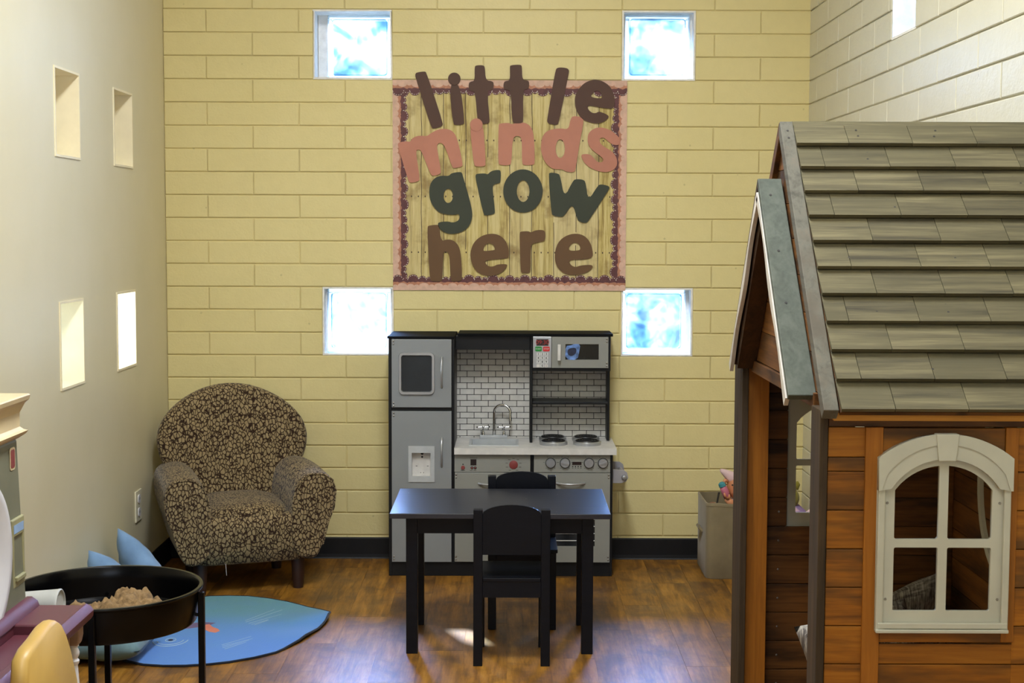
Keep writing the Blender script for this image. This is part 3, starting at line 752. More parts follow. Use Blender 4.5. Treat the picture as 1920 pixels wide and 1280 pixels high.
# electrical outlet on the left wall
t_ = thing('wall_outlet', 'ivory electrical outlet low on the left wall beside the armchair', 'outlet', (XL, 6.078, 0.342))
obj('cover_plate', MB().box(XL, XL+0.006, 6.03, 6.126, 0.278, 0.406), 'outlet', t_, bevel=0.002)
for z in (0.315, 0.370):
    r_ = obj('receptacle', MB().prism(rrect(6.06, 6.096, z-0.018, z+0.018, 0.012), XL+0.006, XL+0.009, 'x'), 'whitepl', t_)
    for dy in (-0.007, 0.007): obj('slot', MB().box(XL+0.009, XL+0.0095, 6.078+dy-0.001, 6.078+dy+0.001, z-0.004, z+0.006), 'ink', r_)
obj('screw', MB().lathe((XL+0.006, 6.078, 0.342), [(0.003, 0), (0.003, 0.002)], 8, 'x'), 'screw', t_)

# ================================================================== POSTER
pz0, pz1, px0, px1 = 1.210, 2.136, -0.522, 0.512
P_ = thing('wall_poster', 'square classroom poster with coloured letters and scalloped border on the yellow block wall', 'poster', (-0.005, D-0.008, pz0))
YP = D-0.0088
obj('wood_print_sheet', MB().box(px0+0.01, px1-0.006, YP, YP+0.0012, pz0+0.008, pz1-0.006), 'posterwood', P_, label='sheet printed with pale wooden planks')
def scallops(u0, u1, base, sizes, sgn):
    """edge polyline (u, v) with half-round bumps of varying width"""
    pts = []; u = u0; i = 0
    while u < u1-0.004:
        w = sizes[i % len(sizes)]; w = min(w, u1-u); n = 7
        for k in range(n+1):
            a = PI*k/n; pts.append((u + w/2 - w/2*math.cos(a), base + sgn*math.sin(a)*w*0.42))
        u += w; i += 1
    return pts
SZ = [0.050, 0.026, 0.044, 0.022, 0.048, 0.034, 0.024]
def border(side, lab):
    L0, L1 = (px0, px1) if side in ('top', 'bottom') else (pz0, pz1)
    def W(u, v, y):  # v = distance in from the poster edge
        if side == 'top': return (u, y, pz1-v)
        if side == 'bottom': return (u, y, pz0+v)
        if side == 'left': return (px0+v, y, u)
        return (px1-v, y, u)
    root = None; off = {'top': 0, 'bottom': 2, 'left': 4, 'right': 5}[side]
    S1 = SZ[off:]+SZ[:off]
    yy = YP - {'top': 0.0026, 'bottom': 0.0026, 'left': 0.0012, 'right': 0.0012}[side]
    for nm, base, amp, mat, dy in (('border_trim', 0.050, 1, 'pplum', 0), ('printed_layer', 0.036, 0.8, 'pterra', 0.0003), ('printed_layer', 0.019, 0.7, 'ppink', 0.0006)):
        if nm == 'border_trim': e = scallops(L0, L1, base, S1, 1)
        elif mat == 'pterra':
            e = [(u, base + 0.006*noise.noise((u*60, off, 1))+0.003*noise.noise((u*170, off, 4))) for u in [L0+(L1-L0)*i/160 for i in range(161)]]
        else: e = scallops(L0, L1, base, [s*0.9 for s in S1[1:]+S1[:1]], 0.7)
        m = MB(); n = len(e)
        V = [W(u, 0, yy-dy) for u, v in e]+[W(u, v, yy-dy) for u, v in e]+[W(u, 0, yy-dy+0.0004) for u, v in e]+[W(u, v, yy-dy+0.0004) for u, v in e]
        F = []
        for i in range(n-1): F += [(i, i+1, n+i+1, n+i), (2*n+i, 3*n+i, 3*n+i+1, 2*n+i+1), (n+i, n+i+1, 3*n+i+1, 3*n+i)]
        m.add(V, F); o = obj(nm, m, mat, root or P_, label=lab if root is None else None)
        if root is None:
            root = o; edge = e
    # white dashed stitching following the scallops
    m = MB(); acc = 0; prev = None; inn = [(u, v-0.0045) for u, v in edge]
    for a, b in zip(inn, inn[1:]):
        L = math.hypot(b[0]-a[0], b[1]-a[1])
        if L < 1e-5: continue
        k = 0.0
        while k < L:
            s0 = k; s1 = min(k+0.0052, L)
            if int((acc+k)/0.0055) % 2 == 0:
                d = ((b[0]-a[0])/L, (b[1]-a[1])/L); nx, nz = -d[1]*0.0009, d[0]*0.0009
                q = [(a[0]+d[0]*s0+nx, a[1]+d[1]*s0+nz), (a[0]+d[0]*s1+nx, a[1]+d[1]*s1+nz), (a[0]+d[0]*s1-nx, a[1]+d[1]*s1-nz), (a[0]+d[0]*s0-nx, a[1]+d[1]*s0-nz)]
                m.add([W(u, v, yy-0.0008) for u, v in q], [(0, 1, 2, 3)])
            k = s1 if s1 > k else L
            k += 1e-9
        acc += L
    o = obj('stitching', m, 'pwhite', root); o['kind'] = 'stuff'
for s_ in ('left', 'right', 'top', 'bottom'): border(s_, 'scalloped %s border strip with white stitching' % s_)
LCOL = {'brown': ('lbrown', 'dark brown'), 'pink': ('lpink', 'salmon pink'), 'green': ('lgreen', 'dark green'), 'tan': ('ltan', 'light brown')}
for i, (ch, col, outer, hole, dot) in enumerate(LETTERS):
    loops = [[(a/1000, b/1000) for a, b in outer]] + ([[(a/1000, b/1000) for a, b in hole]] if hole else [])
    y0 = YP-0.0062 - (0.0009 if i % 2 else 0.0)
    o = obj('letter', plate_mb(loops, y0, 0.0016), LCOL[col][0], P_, label='%s cardstock letter %s' % (LCOL[col][1], ch))
    if dot: obj('dot', plate_mb([[(a/1000, b/1000) for a, b in dot]], y0-0.0022, 0.0016), LCOL[col][0], o)
# ================================================================== PLAY KITCHEN
KF = 6.30; KB = 6.63
K = thing('play_kitchen', 'grey and black wooden play kitchen with tall fridge against the yellow wall', 'play kitchen', (-0.04, KF, 0))
def kb(name, x0, x1, y0, y1, z0, z1, mat, parent=K, bevel=0.0015, **kw):
    return obj(name, MB().box(x0, x1, y0, y1, z0, z1), mat, parent, bevel=bevel, **kw)
def screws(parent, pts, y):
    for x, z in pts:
        obj('screw', MB().lathe((x, y, z), [(0.0042, 0), (0.0036, -0.0016), (0.0012, -0.0026)], 10, 'y'), 'screw', parent, smooth=True)
# carcass
kb('side_panel', -0.516, -0.502, KF, KB, 0, 1.018, 'kblack')
kb('fridge_divider', -0.247, -0.236, KF, KB, 0.06, 1.018, 'kblack')
kb('fridge_top', -0.5205, -0.236, KF-0.005, KB, 1.018, 1.028, 'kmatte')
kb('fridge_shelf', -0.502, -0.247, KF-0.001, KB-0.01, 0.712, 0.7255, 'kblack')
kb('toe_kick', -0.516, 0.437, KF+0.002, KF+0.016, 0, 0.060, 'kblack')
kb('bottom_panel', -0.502, 0.426, KF+0.016, KB, 0.05, 0.062, 'kblack')
kb('cabinet_divider', 0.088, 0.102, KF+0.001, KB, 0.062, 0.526, 'kblack')
kb('side_panel', 0.428, 0.439, KF, KB, 0, 0.528, 'kblack')
kb('back_panel', -0.502, 0.428, KB-0.004, KB, 0.06, 1.02, 'kblack')
kb('side_panel', 0.425, 0.437, 6.50, KB, 0.558, 0.872, 'kblack')
kb('side_panel', 0.425, 0.434, 6.42, KB, 0.872, 1.022, 'kblack')
kb('upper_divider', 0.086, 0.098, 6.44, KB, 0.556, 1.022, 'kblack')
kb('hood_panel', -0.236, 0.086, 6.43, 6.44, 0.962, 1.022, 'kblack')
kb('hood_underside', -0.236, 0.086, 6.44, KB-0.01, 0.962, 0.972, 'kblack')
kb('upper_top', -0.225, 0.443, 6.41, KB, 1.022, 1.033, 'kmatte')
kb('microwave_floor', 0.098, 0.4255, 6.42, KB, 0.871, 0.886, 'kblack')
kb('shelf', 0.098, 0.425, 6.46, KB-0.01, 0.722, 0.733, 'kblack')
# fridge doors
fd = kb('freezer_door', -0.5015, -0.2480, KF-0.012, KF, 0.7265, 1.0165, 'kgrey2', bevel=0.002, label='short grey freezer door')
def handle(x, z0, z1, parent, y=KF-0.012, horiz=False):
    p = []
    for i in range(13):
        a = i/12; bow = math.sin(PI*a)**0.6*0.022
        if horiz: p.append((z0+(z1-z0)*a, y-bow, x-0.003*math.sin(PI*a)))
        else: p.append((x, y-bow, z0+(z1-z0)*a))
    return obj('handle', MB().tube(p, 0.0048, 10), 'silver', parent, smooth=True, label='silver bow handle')
handle(-0.289, 0.812, 0.940, fd)
fo = MB(); 
o1 = rrect(-0.472, -0.319, 0.781, 0.962, 0.02, 5); o2 = rrect(-0.459, -0.332, 0.795, 0.947, 0.01, 5)
n_ = len(o1); ya = KF-0.012; V = [(x, ya, z) for x, z in o1]+[(x, ya-0.009, z) for x, z in [( -0.3955+(x+0.3955)*0.975, 0.8715+(z-0.8715)*0.98) for x, z in o1]]+[(x, ya-0.009, z) for x, z in [(-0.3955+(x+0.3955)*1.03, 0.871+(z-0.871)*1.03) for x, z in o2]]+[(x, ya-0.003, z) for x, z in o2]
F = []
for i in range(n_):
    j = (i+1) % n_
    for k_ in range(3): F.append((k_*n_+i, k_*n_+j, (k_+1)*n_+j, (k_+1)*n_+i))
cbf = obj('chalkboard_frame', fo.add(V, F), 'silver', fd, smooth=True)
kb('chalkboard', -0.461, -0.330, ya-0.003, ya, 0.793, 0.949, 'chalk', fd, bevel=0)
screws(fd, [(-0.494, 1.009), (-0.494, 0.996), (-0.494, 0.746), (-0.494, 0.733)], ya)
# tall fridge door with dispenser niche
mb = MB(); hx0, hx1, hz0, hz1 = -0.416, -0.337, 0.433, 0.533
for a, b, c, d in wall_core(-0.5015, -0.248, 0.0635, 0.711, [(hx0, hx1, hz0, hz1)]): mb.box(a, b, KF-0.012, KF, c, d)
bmesh.ops.remove_doubles(mb.bm, verts=mb.bm.verts[:], dist=1e-6)
frd = obj('fridge_door', mb, 'kgrey2', K, label='tall grey fridge door')
handle(-0.289, 0.474, 0.596, frd)
mb = MB()
for a, b, c, d in wall_core(-0.431, -0.320, 0.408, 0.562, [(hx0, hx1, hz0, hz1)]): mb.box(a, b, KF-0.0155, KF-0.012, c, d)
bmesh.ops.remove_doubles(mb.bm, verts=mb.bm.verts[:], dist=1e-6)
obj('dispenser_surround', mb, 'sink', frd)
mb = MB(); mb.box(hx0, hx1, KF+0.012, KF+0.014, hz0, hz1).box(hx0-0.002, hx0, KF-0.010, KF+0.014, hz0, hz1).box(hx1, hx1+0.002, KF-0.010, KF+0.014, hz0, hz1).box(hx0, hx1, KF-0.010, KF+0.014, hz0-0.002, hz0).box(hx0, hx1, KF-0.010, KF+0.014, hz1, hz1+0.002)
dn = obj('dispenser_niche', mb, 'counter', frd)
for x, z, r in ((-0.374, 0.527, 0.006), (-0.374, 0.512, 0.0045)): obj('printed_mark', MB().lathe((x, KF+0.012, z), [(r, 0), (r, -0.0006)], 12, 'y'), 'ink', frd)
for x, z in ((-0.398, 0.473), (-0.350, 0.473)): obj('printed_mark', MB().box(x-0.0035, x+0.0035, KF+0.0114, KF+0.012, z-0.001, z+0.001), 'ink', frd)
for x in (-0.380, -0.368): obj('printed_mark', MB().lathe((x, KF+0.012, 0.444), [(0.0018, 0), (0.0018, -0.0006)], 8, 'y'), 'ink', frd)
screws(frd, [(-0.493, 0.703), (-0.493, 0.690), (-0.493, 0.087), (-0.493, 0.074)], ya)
# worktop with a recess for the sink
mb = MB(); sx0, sx1, sy0, sy1 = -0.168, 0.030, 6.345, 6.52
mb.box(-0.2355, 0.453, KF-0.03, sy0, 0.529, 0.556).box(-0.2355, sx0, sy0, sy1, 0.529, 0.556).box(sx1, 0.453, sy0, sy1, 0.529, 0.556).box(-0.2355, 0.453, sy1, 6.61, 0.529, 0.556)
bmesh.ops.remove_doubles(mb.bm, verts=mb.bm.verts[:], dist=1e-6)
ct = obj('worktop', mb, 'counter', K, label='pale stone-look worktop')
mb = MB(); q = 0.008
mb.box(sx0-q, sx1+q, sy0-q, sy0, 0.556, 0.560).box(sx0-q, sx1+q, sy1, sy1+q, 0.556, 0.560).box(sx0-q, sx0, sy0, sy1, 0.556, 0.560).box(sx1, sx1+q, sy0, sy1, 0.556, 0.560)
mb.hexa([(sx0+.012, sy0+.012, 0.500), (sx1-.012, sy0+.012, 0.500), (sx1-.012, sy1-.012, 0.500), (sx0+.012, sy1-.012, 0.500), (sx0+.001, sy0+.001, 0.5005), (sx1-.001, sy0+.001, 0.5005), (sx1-.001, sy1-.001, 0.5005), (sx0+.001, sy1-.001, 0.5005)])
for a in ((sx0, sx0+.003, sy0, sy1), (sx1-.003, sx1, sy0, sy1), (sx0, sx1, sy0, sy0+.003), (sx0, sx1, sy1-.003, sy1)): mb.box(a[0], a[1], a[2], a[3], 0.5, 0.558)
obj('sink_basin', mb, 'sink', K)
# backsplash: grout board with single tiles standing proud
TY = 6.60
def tiled(x0, x1, z0, z1, off):
    bd = kb('tile_board', x0, x1, TY, TY+0.006, z0, z1, 'grout', bevel=0)
    rowh = 0.0264; tw = 0.0632; src = {}; k = 0; zt = z1
    while zt > z0+0.004:
        zb = max(zt-rowh, z0); x = x0 - tw + (off if k % 2 == 0 else off+tw/2) % tw
        while x < x1:
            a, b = max(x+0.0014, x0), min(x+tw-0.0014, x1)
            if b-a > 0.004:
                L = round(b-a, 4); Hh = round(zt-zb-0.0028, 4)
                if Hh > 0.003:
                    if (L, Hh) not in src:
                        m = MB(); m.hexa([(-L/2, 0, 0), (L/2, 0, 0), (L/2, 0.003, 0), (-L/2, 0.003, 0), (-L/2, 0, Hh), (L/2, 0, Hh), (L/2, 0.003, Hh), (-L/2, 0.003, Hh)])
                        bmesh.ops.recalc_face_normals(m.bm, faces=m.bm.faces[:])
                        me = bpy.data.meshes.new('tile'); m.bm.to_mesh(me); m.bm.free(); me.materials.append(MT['tile']); src[(L, Hh)] = me
                    o = bpy.data.objects.new('tile', src[(L, Hh)]); COL.objects.link(o); o.parent = bd
                    o.location = Vector(((a+b)/2, TY-0.003, zb+0.001)) - WLOC[bd.name]
            x += tw
        zt -= rowh; k += 1
tiled(-0.236, 0.086, 0.556, 0.960, 0.045)
tiled(0.098, 0.425, 0.733, 0.871, 0.022)
tiled(0.098, 0.425, 0.556, 0.722, 0.022)
# control fascias
cp = kb('sink_control_panel', -0.2355, 0.0875, KF-0.010, KF, 0.4505, 0.528, 'kgrey', bevel=0.001)
cy = KF-0.010
def disc(name, x, z, r, mat, parent, y=cy, d=0.003, n=20, **kw):
    return obj(name, MB().lathe((x, y, z), [(r, 0), (r, -d*0.8), (r*0.92, -d)], n, 'y'), mat, parent, smooth=True, **kw)
disc('red_dial', 0.016, 0.483, 0.0185, 'redknob', cp)
for k in range(9):
    a = math.radians(-150+k*37.5); x, z = 0.016+0.030*math.sin(a), 0.483+0.027*math.cos(a)
    obj('dial_mark', MB().box(x-0.005, x+0.005, cy-0.0006, cy, z-0.0008, z+0.0008), 'ink', cp)
disc('round_button', -0.199, 0.470, 0.0085, 'redknob', cp)
obj('dial_mark', MB().box(-0.209, -0.190, cy-0.0006, cy, 0.4575, 0.459), 'ink', cp); disc('dial_mark', -0.199, 0.484, 0.0028, 'ink', cp, d=0.0008)
kb('small_display', -0.167, -0.142, cy-0.0012, cy, 0.480, 0.506, 'display', cp, bevel=0)
obj('dial_mark', MB().box(-0.170, -0.138, cy-0.0006, cy, 0.5105, 0.512), 'ink', cp)
for x in (-0.161, -0.147): disc('round_button', x, 0.469, 0.0062, 'ink', cp, d=0.0015); disc('round_button', x, 0.469, 0.0035, 'redknob', cp, y=cy-0.0015, d=0.001)
for x in (-0.164, -0.148): obj('dial_mark', MB().box(x-0.006, x+0.006, cy-0.0006, cy, 0.4575, 0.459), 'ink', cp)
sp_ = kb('stove_control_panel', 0.1025, 0.4275, KF-0.010, KF, 0.4505, 0.528, 'kgrey', bevel=0.001)
for i, (x, ang) in enumerate(((0.1735, 90), (0.2350, -12), (0.3370, -58), (0.3965, 18))):
    b_ = disc('knob_ring', x, 0.491, 0.0225, 'ink', sp_, d=0.003, n=28)
    kn = obj('knob', MB().lathe((x, cy-0.003, 0.491), [(0.0198, 0), (0.0198, -0.006), (0.0178, -0.009)], 28, 'y').merge(MB().box(-0.0175, 0.0175, -0.010, -0.004, -0.0035, 0.0035).xform(Matrix.Translation((x, cy-0.006, 0.491)) @ Matrix.Rotation(math.radians(-ang), 4, 'Y'))), 'silver', b_, smooth=True)
    for k in range(6):
        a = math.radians(-140+k*56); xx, z = x+0.0285*math.sin(a), 0.491+0.0285*math.cos(a)
        obj('dial_mark', MB().box(xx-0.0022, xx+0.0022, cy-0.0006, cy, z-0.0007, z+0.0007), 'ink', b_)
kb('small_display', 0.266, 0.305, cy-0.0012, cy, 0.483, 0.4965, 'display', sp_, bevel=0)
for x in (0.268, 0.2795, 0.291, 0.3025): disc('dial_mark', x, 0.476, 0.0028, 'ink', sp_, d=0.0008, n=10); obj('dial_mark', MB().box(x-.003, x+.003, cy-0.0006, cy, 0.4685, 0.470), 'ink', sp_)
# lower doors
ld = kb('sink_door', -0.2345, 0.0875, KF-0.012, KF, 0.0635, 0.4485, 'kgrey', bevel=0.002, label='grey door under the sink')
handle(0.402, -0.133, -0.005, ld, horiz=True)
screws(ld, [(-0.228, 0.440), (-0.228, 0.428), (-0.228, 0.087), (-0.228, 0.074)], ya)
mb = MB(); wx0, wx1, wz0, wz1 = 0.165, 0.364, 0.132, 0.276
for a, b, c, d in wall_core(0.1025, 0.4275, 0.0635, 0.4485, [(wx0, wx1, wz0, wz1)]): mb.box(a, b, KF-0.012, KF, c, d)
bmesh.ops.remove_doubles(mb.bm, verts=mb.bm.verts[:], dist=1e-6)
od = obj('oven_door', mb, 'kgrey', K, label='grey oven door with slatted window')
handle(0.405, 0.200, 0.320, od, horiz=True)
screws(od, [(0.421, 0.440), (0.421, 0.428), (0.421, 0.087), (0.421, 0.074)], ya)
kb('oven_glass', wx0-0.004, wx1+0.004, KF-0.0035, KF-0.001, wz0-0.004, wz1+0.004, 'dark_glass', od, bevel=0)
for z in (0.156, 0.187, 0.218, 0.249): obj('rack_bar', MB().box(wx0, wx1, KF-0.0075, KF-0.004, z-0.0016, z+0.0016), 'counter', od)
# microwave
mc = kb('microwave_panel', 0.0985, 0.178, 6.408, 6.42, 0.8865, 1.0205, 'silver', bevel=0.001)
my = 6.408
kb('display', 0.113, 0.165, my-0.0012, my, 0.982, 1.010, 'display', mc, bevel=0)
obj('display_digits', text_mb('09:30', 0.026, 0.139, my-0.0016, 0.996), 'led', mc, label='red digits 09:30')
obj('start_button', MB().prism(rrect(0.1075, 0.1365, 0.9575, 0.9785, 0.005), my-0.0016, my), 'green', mc)
obj('stop_button', MB().prism(rrect(0.1415, 0.1705, 0.9575, 0.9785, 0.005), my-0.0016, my), 'red', mc)
obj('button_word', text_mb('START', 0.0085, 0.122, my-0.0020, 0.968), 'key', mc, label='white word START')
obj('button_word', text_mb('STOP', 0.0095, 0.156, my-0.0020, 0.968), 'key', mc, label='white word STOP')
for r in range(4):
    for c in range(3):
        x, z = 0.1215+c*0.0172, 0.9455-r*0.0168
        ky = obj('key', MB().prism(rrect(x-0.0072, x+0.0072, z-0.0068, z+0.0068, 0.0015, 2), my-0.001, my), 'key' if (r < 3 or c == 1) else 'counter', mc)
        ch = ['123', '456', '789', '\u00b70-'][r][c]
        if ch != '\u00b7': obj('digit', text_mb(ch, 0.013, x, my-0.0013, z, bold=True), 'ink', ky)
mb = MB(); vx0, vx1, vz0, vz1 = 0.238, 0.382, 0.922, 0.989
for a, b, c, d in wall_core(0.1795, 0.4235, 0.8865, 1.0205, [(vx0, vx1, vz0, vz1)]): mb.box(a, b, my-0.002, 6.42, c, d)
bmesh.ops.remove_doubles(mb.bm, verts=mb.bm.verts[:], dist=1e-6)
md_ = obj('microwave_door', mb, 'kgrey', K)
kb('door_window', vx0, vx1, 6.414, 6.417, vz0, vz1, 'dark_glass', md_, bevel=0)
obj('window_sticker', plate_mb([[(0.238, 0.922), (0.290, 0.921), (0.298, 0.958), (0.302, 0.989), (0.276, 0.990), (0.262, 0.984), (0.238, 0.982)]], my-0.0028, 0.0006, 1), 'bluefilm', md_, label='blue printed sticker on the window')
obj('sticker_print', plate_mb([[(0.247, 0.945), (0.262, 0.936), (0.280, 0.944), (0.287, 0.962), (0.282, 0.974), (0.262, 0.973), (0.247, 0.966)]], my-0.0034, 0.0005, 2), 'bluedark', md_)
obj('handle', MB().box(0.204, 0.217, my-0.028, my-0.020, 0.920, 0.989).box(0.206, 0.215, my-0.020, my-0.002, 0.975, 0.985).box(0.206, 0.215, my-0.020, my-0.002, 0.924, 0.934), 'counter', md_, bevel=0.0015)
screws(md_, [(0.4165, 1.012), (0.4165, 0.999), (0.4165, 0.908), (0.4165, 0.895)], my-0.002)
# burners
for x in (0.1885, 0.334):
    for yb, rs in ((6.395, 0.060), (6.525, 0.060)):
        pan = obj('burner', MB().lathe((x, yb, 0.556), [(rs, 0), (rs+0.001, 0.012), (rs-0.002, 0.016), (rs-0.006, 0.0155), (rs-0.008, 0.011), (0.008, 0.010)], 36), 'silver', K, smooth=True, label='silver burner with black coil')
        m = MB()
        for r in (0.046, 0.034, 0.022, 0.010):
            m.tube([(x+math.cos(a)*r, yb+math.sin(a)*r, 0.5725) for a in [2*PI*i/28 for i in range(29)]], 0.0042, 8)
        obj('coil', m, 'burner_black', pan, smooth=True)
# faucet
fy = 6.555
fb = obj('faucet', MB().box(-0.133, -0.010, fy-0.016, fy+0.016, 0.556, 0.574), 'sink', K, bevel=0.004, smooth=True)
pth = [(-0.070, fy, 0.574), (-0.070, fy, 0.60), (-0.070, fy, 0.672)]
for i in range(1, 15):
    a = PI - PI*1.08*i/14; pth.append((-0.034+0.036*math.cos(a), fy-0.004*i/14*6, 0.675+0.034*math.sin(a)))
pth.append((0.0025, fy-0.03, 0.640))
obj('spout', MB().tube(pth, 0.0056, 12), 'chrome', fb, smooth=True)
obj('spout_collar', MB().lathe((-0.070, fy, 0.574), [(0.008, 0), (0.0075, 0.012), (0.006, 0.016)], 16), 'silver', fb, smooth=True)
for x in (-0.118, -0.026):
    hs = obj('tap', MB().lathe((x, fy, 0.574), [(0.0075, 0), (0.006, 0.012), (0.0035, 0.018), (0.0035, 0.030), (0.006, 0.034), (0.004, 0.040)], 14), 'chrome', fb, smooth=True)
    obj('cross_handle', MB().tube([(x-0.026, fy, 0.608), (x+0.026, fy, 0.610)], 0.0026, 8).tube([(x, fy-0.018, 0.608), (x, fy+0.018, 0.609)], 0.0024, 8).lathe((x-0.026, fy, 0.608), [(0.002, -0.004), (0.0042, -0.002), (0.0042, 0.002), (0.002, 0.004)], 10).lathe((x+0.026, fy, 0.610), [(0.002, -0.004), (0.0042, -0.002), (0.0042, 0.002), (0.002, 0.004)], 10), 'chrome', hs, smooth=True)
# towel roll brackets on the right side
def bracket(y0, y1, xo):
    P = [(0.439, 0.398+0.0), (0.478, 0.398), (0.499, 0.405), (0.508, 0.421), (0.503, 0.444), (0.488, 0.455), (0.439, 0.458)]
    return MB().prism([(a+xo, b) for a, b in P], y0, y1)
obj('towel_bracket', bracket(6.33, 6.338, 0), 'pinkgrey', K, bevel=0.0015)
obj('towel_bracket', bracket(6.56, 6.568, 0), 'pinkgrey', K, bevel=0.0015)
obj('towel_rod', MB().tube([(0.490, 6.338, 0.424), (0.490, 6.56, 0.424)], 0.009, 12), 'pinkgrey', K, smooth=True)
obj('rod_knob', MB().lathe((0.490, 6.33, 0.424), [(0.011, 0), (0.012, -0.006), (0.009, -0.012), (0.003, -0.014)], 18, 'y'), 'silver', K, smooth=True)

# ================================================================== TABLE AND CHAIRS
T = thing('play_table', 'small black rectangular wooden table in front of the play kitchen', 'table', (-0.03, 5.33, 0))
obj('tabletop', MB().box(-0.414, 0.349, 5.08, 5.585, 0.485, 0.503), 'tabletop', T, bevel=0.002)
for x in (-0.360, 0.252):
    for y in (5.12, 5.50):
        obj('leg', MB().box(x, x+0.040, y, y+0.040, 0, 0.485), 'blackwood', T, bevel=0.0015)
obj('apron', MB().box(-0.32, 0.252, 5.128, 5.144, 0.425, 0.485), 'blackwood', T)
obj('apron', MB().box(-0.32, 0.252, 5.516, 5.532, 0.425, 0.485), 'blackwood', T)
obj('apron', MB().box(-0.352, -0.336, 5.16, 5.50, 0.425, 0.485), 'blackwood', T)
obj('apron', MB().box(0.268, 0.284, 5.16, 5.50, 0.425, 0.485), 'blackwood', T)

def chair(name, label):
    c = thing(name, label, 'chair', (0, 0, 0), 'black wooden chairs at the play table')
    w = 0.13
    for s in (-1, 1):
        obj('rear_leg', MB().box(min(s*w, s*(w-0.031)), max(s*w, s*(w-0.031)), 0, 0.030, 0, 0.537), 'blackwood', c, bevel=0.0015)
        obj('front_leg', MB().box(min(s*(w-0.004), s*(w-0.034)), max(s*(w-0.004), s*(w-0.034)), 0.232, 0.262, 0, 0.288), 'blackwood', c, bevel=0.0015)
    P = [(-0.099, 0.382)] + [(0.099, 0.382)] + [(0.099*math.cos(a), 0.5195+0.033*math.sin(a)) for a in [PI*i/16 for i in range(17)]]
    obj('backrest', MB().prism(P, 0.008, 0.020), 'blackwood', c)
    obj('seat', MB().box(-0.0985, 0.0985, 0.004, 0.032, 0.290, 0.303).box(-0.131, 0.131, 0.0315, 0.272, 0.290, 0.303), 'blackwood', c, bevel=0.002)
    obj('rail', MB().box(-0.099, 0.099, 0.006, 0.020, 0.236, 0.290), 'blackwood', c)
    obj('rail', MB().box(-0.096, 0.096, 0.240, 0.254, 0.236, 0.290), 'blackwood', c)
    for s in (-1, 1): obj('rail', MB().box(min(s*0.106, s*0.12), max(s*0.106, s*0.12), 0.030, 0.232, 0.236, 0.290), 'blackwood', c)
    return c
c1 = chair('child_chair', 'black wooden child chair nearest the viewer, back turned, tucked under the black table')
c1.location = (0.008, 4.972, 0)
c2 = copy_tree(c1); c2['label'] = 'black wooden child chair between the black table and the play kitchen, facing forward'
c2.location = (0.047, 5.70, 0); c2.rotation_euler = (0, 0, PI)

# ================================================================== ARMCHAIR
def super_ring(cx, cy, cz, axis_u, axis_v, ru, rv, n=28, p=2.6):
    R = []
    for k in range(n):
        a = 2*PI*k/n; ca, sa = math.cos(a), math.sin(a)
        u = math.copysign(abs(ca)**(2/p), ca)*ru; v = math.copysign(abs(sa)**(2/p), sa)*rv
        R.append(Vector((cx, cy, cz)) + axis_u*u + axis_v*v)
    return R
AX = Vector((1, 0, 0)); AY = Vector((0, 1, 0)); AZ = Vector((0, 0, 1))
A = thing('armchair', 'brown pebble-print upholstered armchair with fan-shaped back in the left corner', 'armchair', (0, 0, 0))
# local frame: front of the chair towards -y, x to the viewer's right, origin on the floor under the middle
# base: tapers towards the floor
rings = []
for z, sxx, y0, y1 in ((0.122, 0.232, -0.235, 0.21), (0.13, 0.245, -0.25, 0.225), (0.20, 0.262, -0.262, 0.23), (0.26, 0.272, -0.268, 0.235), (0.304, 0.27, -0.264, 0.235), (0.320, 0.25, -0.248, 0.22)):
    rings.append(super_ring(0, (y0+y1)/2, z, AX, AY, sxx, (y1-y0)/2, 36, 7))
obj('seat_base', MB().loft(rings), 'pebble', A, smooth='all', origin=(0, 0, 0.1))
rings = []
for z, sxx, hy in ((0.280, 0.15, 0.20), (0.296, 0.172, 0.236), (0.318, 0.174, 0.242), (0.336, 0.160, 0.222), (0.348, 0.11, 0.165), (0.352, 0.04, 0.07)):
    rings.append([Vector((v.x, v.y, z + 0.012*(1-(v.x/0.22)**2) if z > 0.31 else z)) for v in super_ring(0, -0.012, z, AX, AY, sxx, hy, 36, 4)])
obj('seat_cushion', MB().loft(rings), 'pebble', A, smooth='all', origin=(0, 0, 0.3))
# arms: closed profile in x-z carried from the front face to the back, rising and closing in
def arm_profile(s, top, grow, lean):
    P = [(0.160, 0.15), (0.160, 0.27), (0.164, 0.35), (0.176, top-0.070), (0.200, top-0.026), (0.240, top), (0.300, top-0.004), (0.336, top-0.030), (0.350, top-0.075), (0.342, top-0.15), (0.318, 0.28), (0.292, 0.18), (0.268, 0.125), (0.225, 0.125)]
    return [(s*(a+lean), b) for a, b in P]
for s in (-1, 1):
    rings = []
    for i, y in enumerate((-0.272, -0.268, -0.255, -0.20, -0.12, -0.02, 0.08, 0.17, 0.225, 0.235)):
        t_ = (y+0.272)/0.507
        top = 0.488 + 0.018*math.sin(PI*min(t_*0.9, 1)) 
        pr = arm_profile(s, top, 0, -0.012*t_)
        cx = sum(p[0] for p in pr)/len(pr); cz = sum(p[1] for p in pr)/len(pr)
        k = {0: 0.90, 1: 0.965, 9: 0.93}.get(i, 1.0)
        rings.append([Vector((cx+(a-cx)*k, y, cz+(b-cz)*k)) for a, b in pr])
    obj('arm', MB().loft(rings), 'pebble', A, smooth='all', subsurf=1, origin=(s*0.27, 0, 0.3))
# piping along the front edge of each arm
for s in (-1, 1):
    pr = arm_profile(s, 0.488, 0, 0); cx = sum(p[0] for p in pr)/len(pr); cz = sum(p[1] for p in pr)/len(pr)
    pth = [(cx+(a-cx)*0.96, -0.269, cz+(b-cz)*0.96) for a, b in pr[2:12]]
    obj('piping', MB().tube(pth, 0.0035, 8), 'pebble', A, smooth=True)
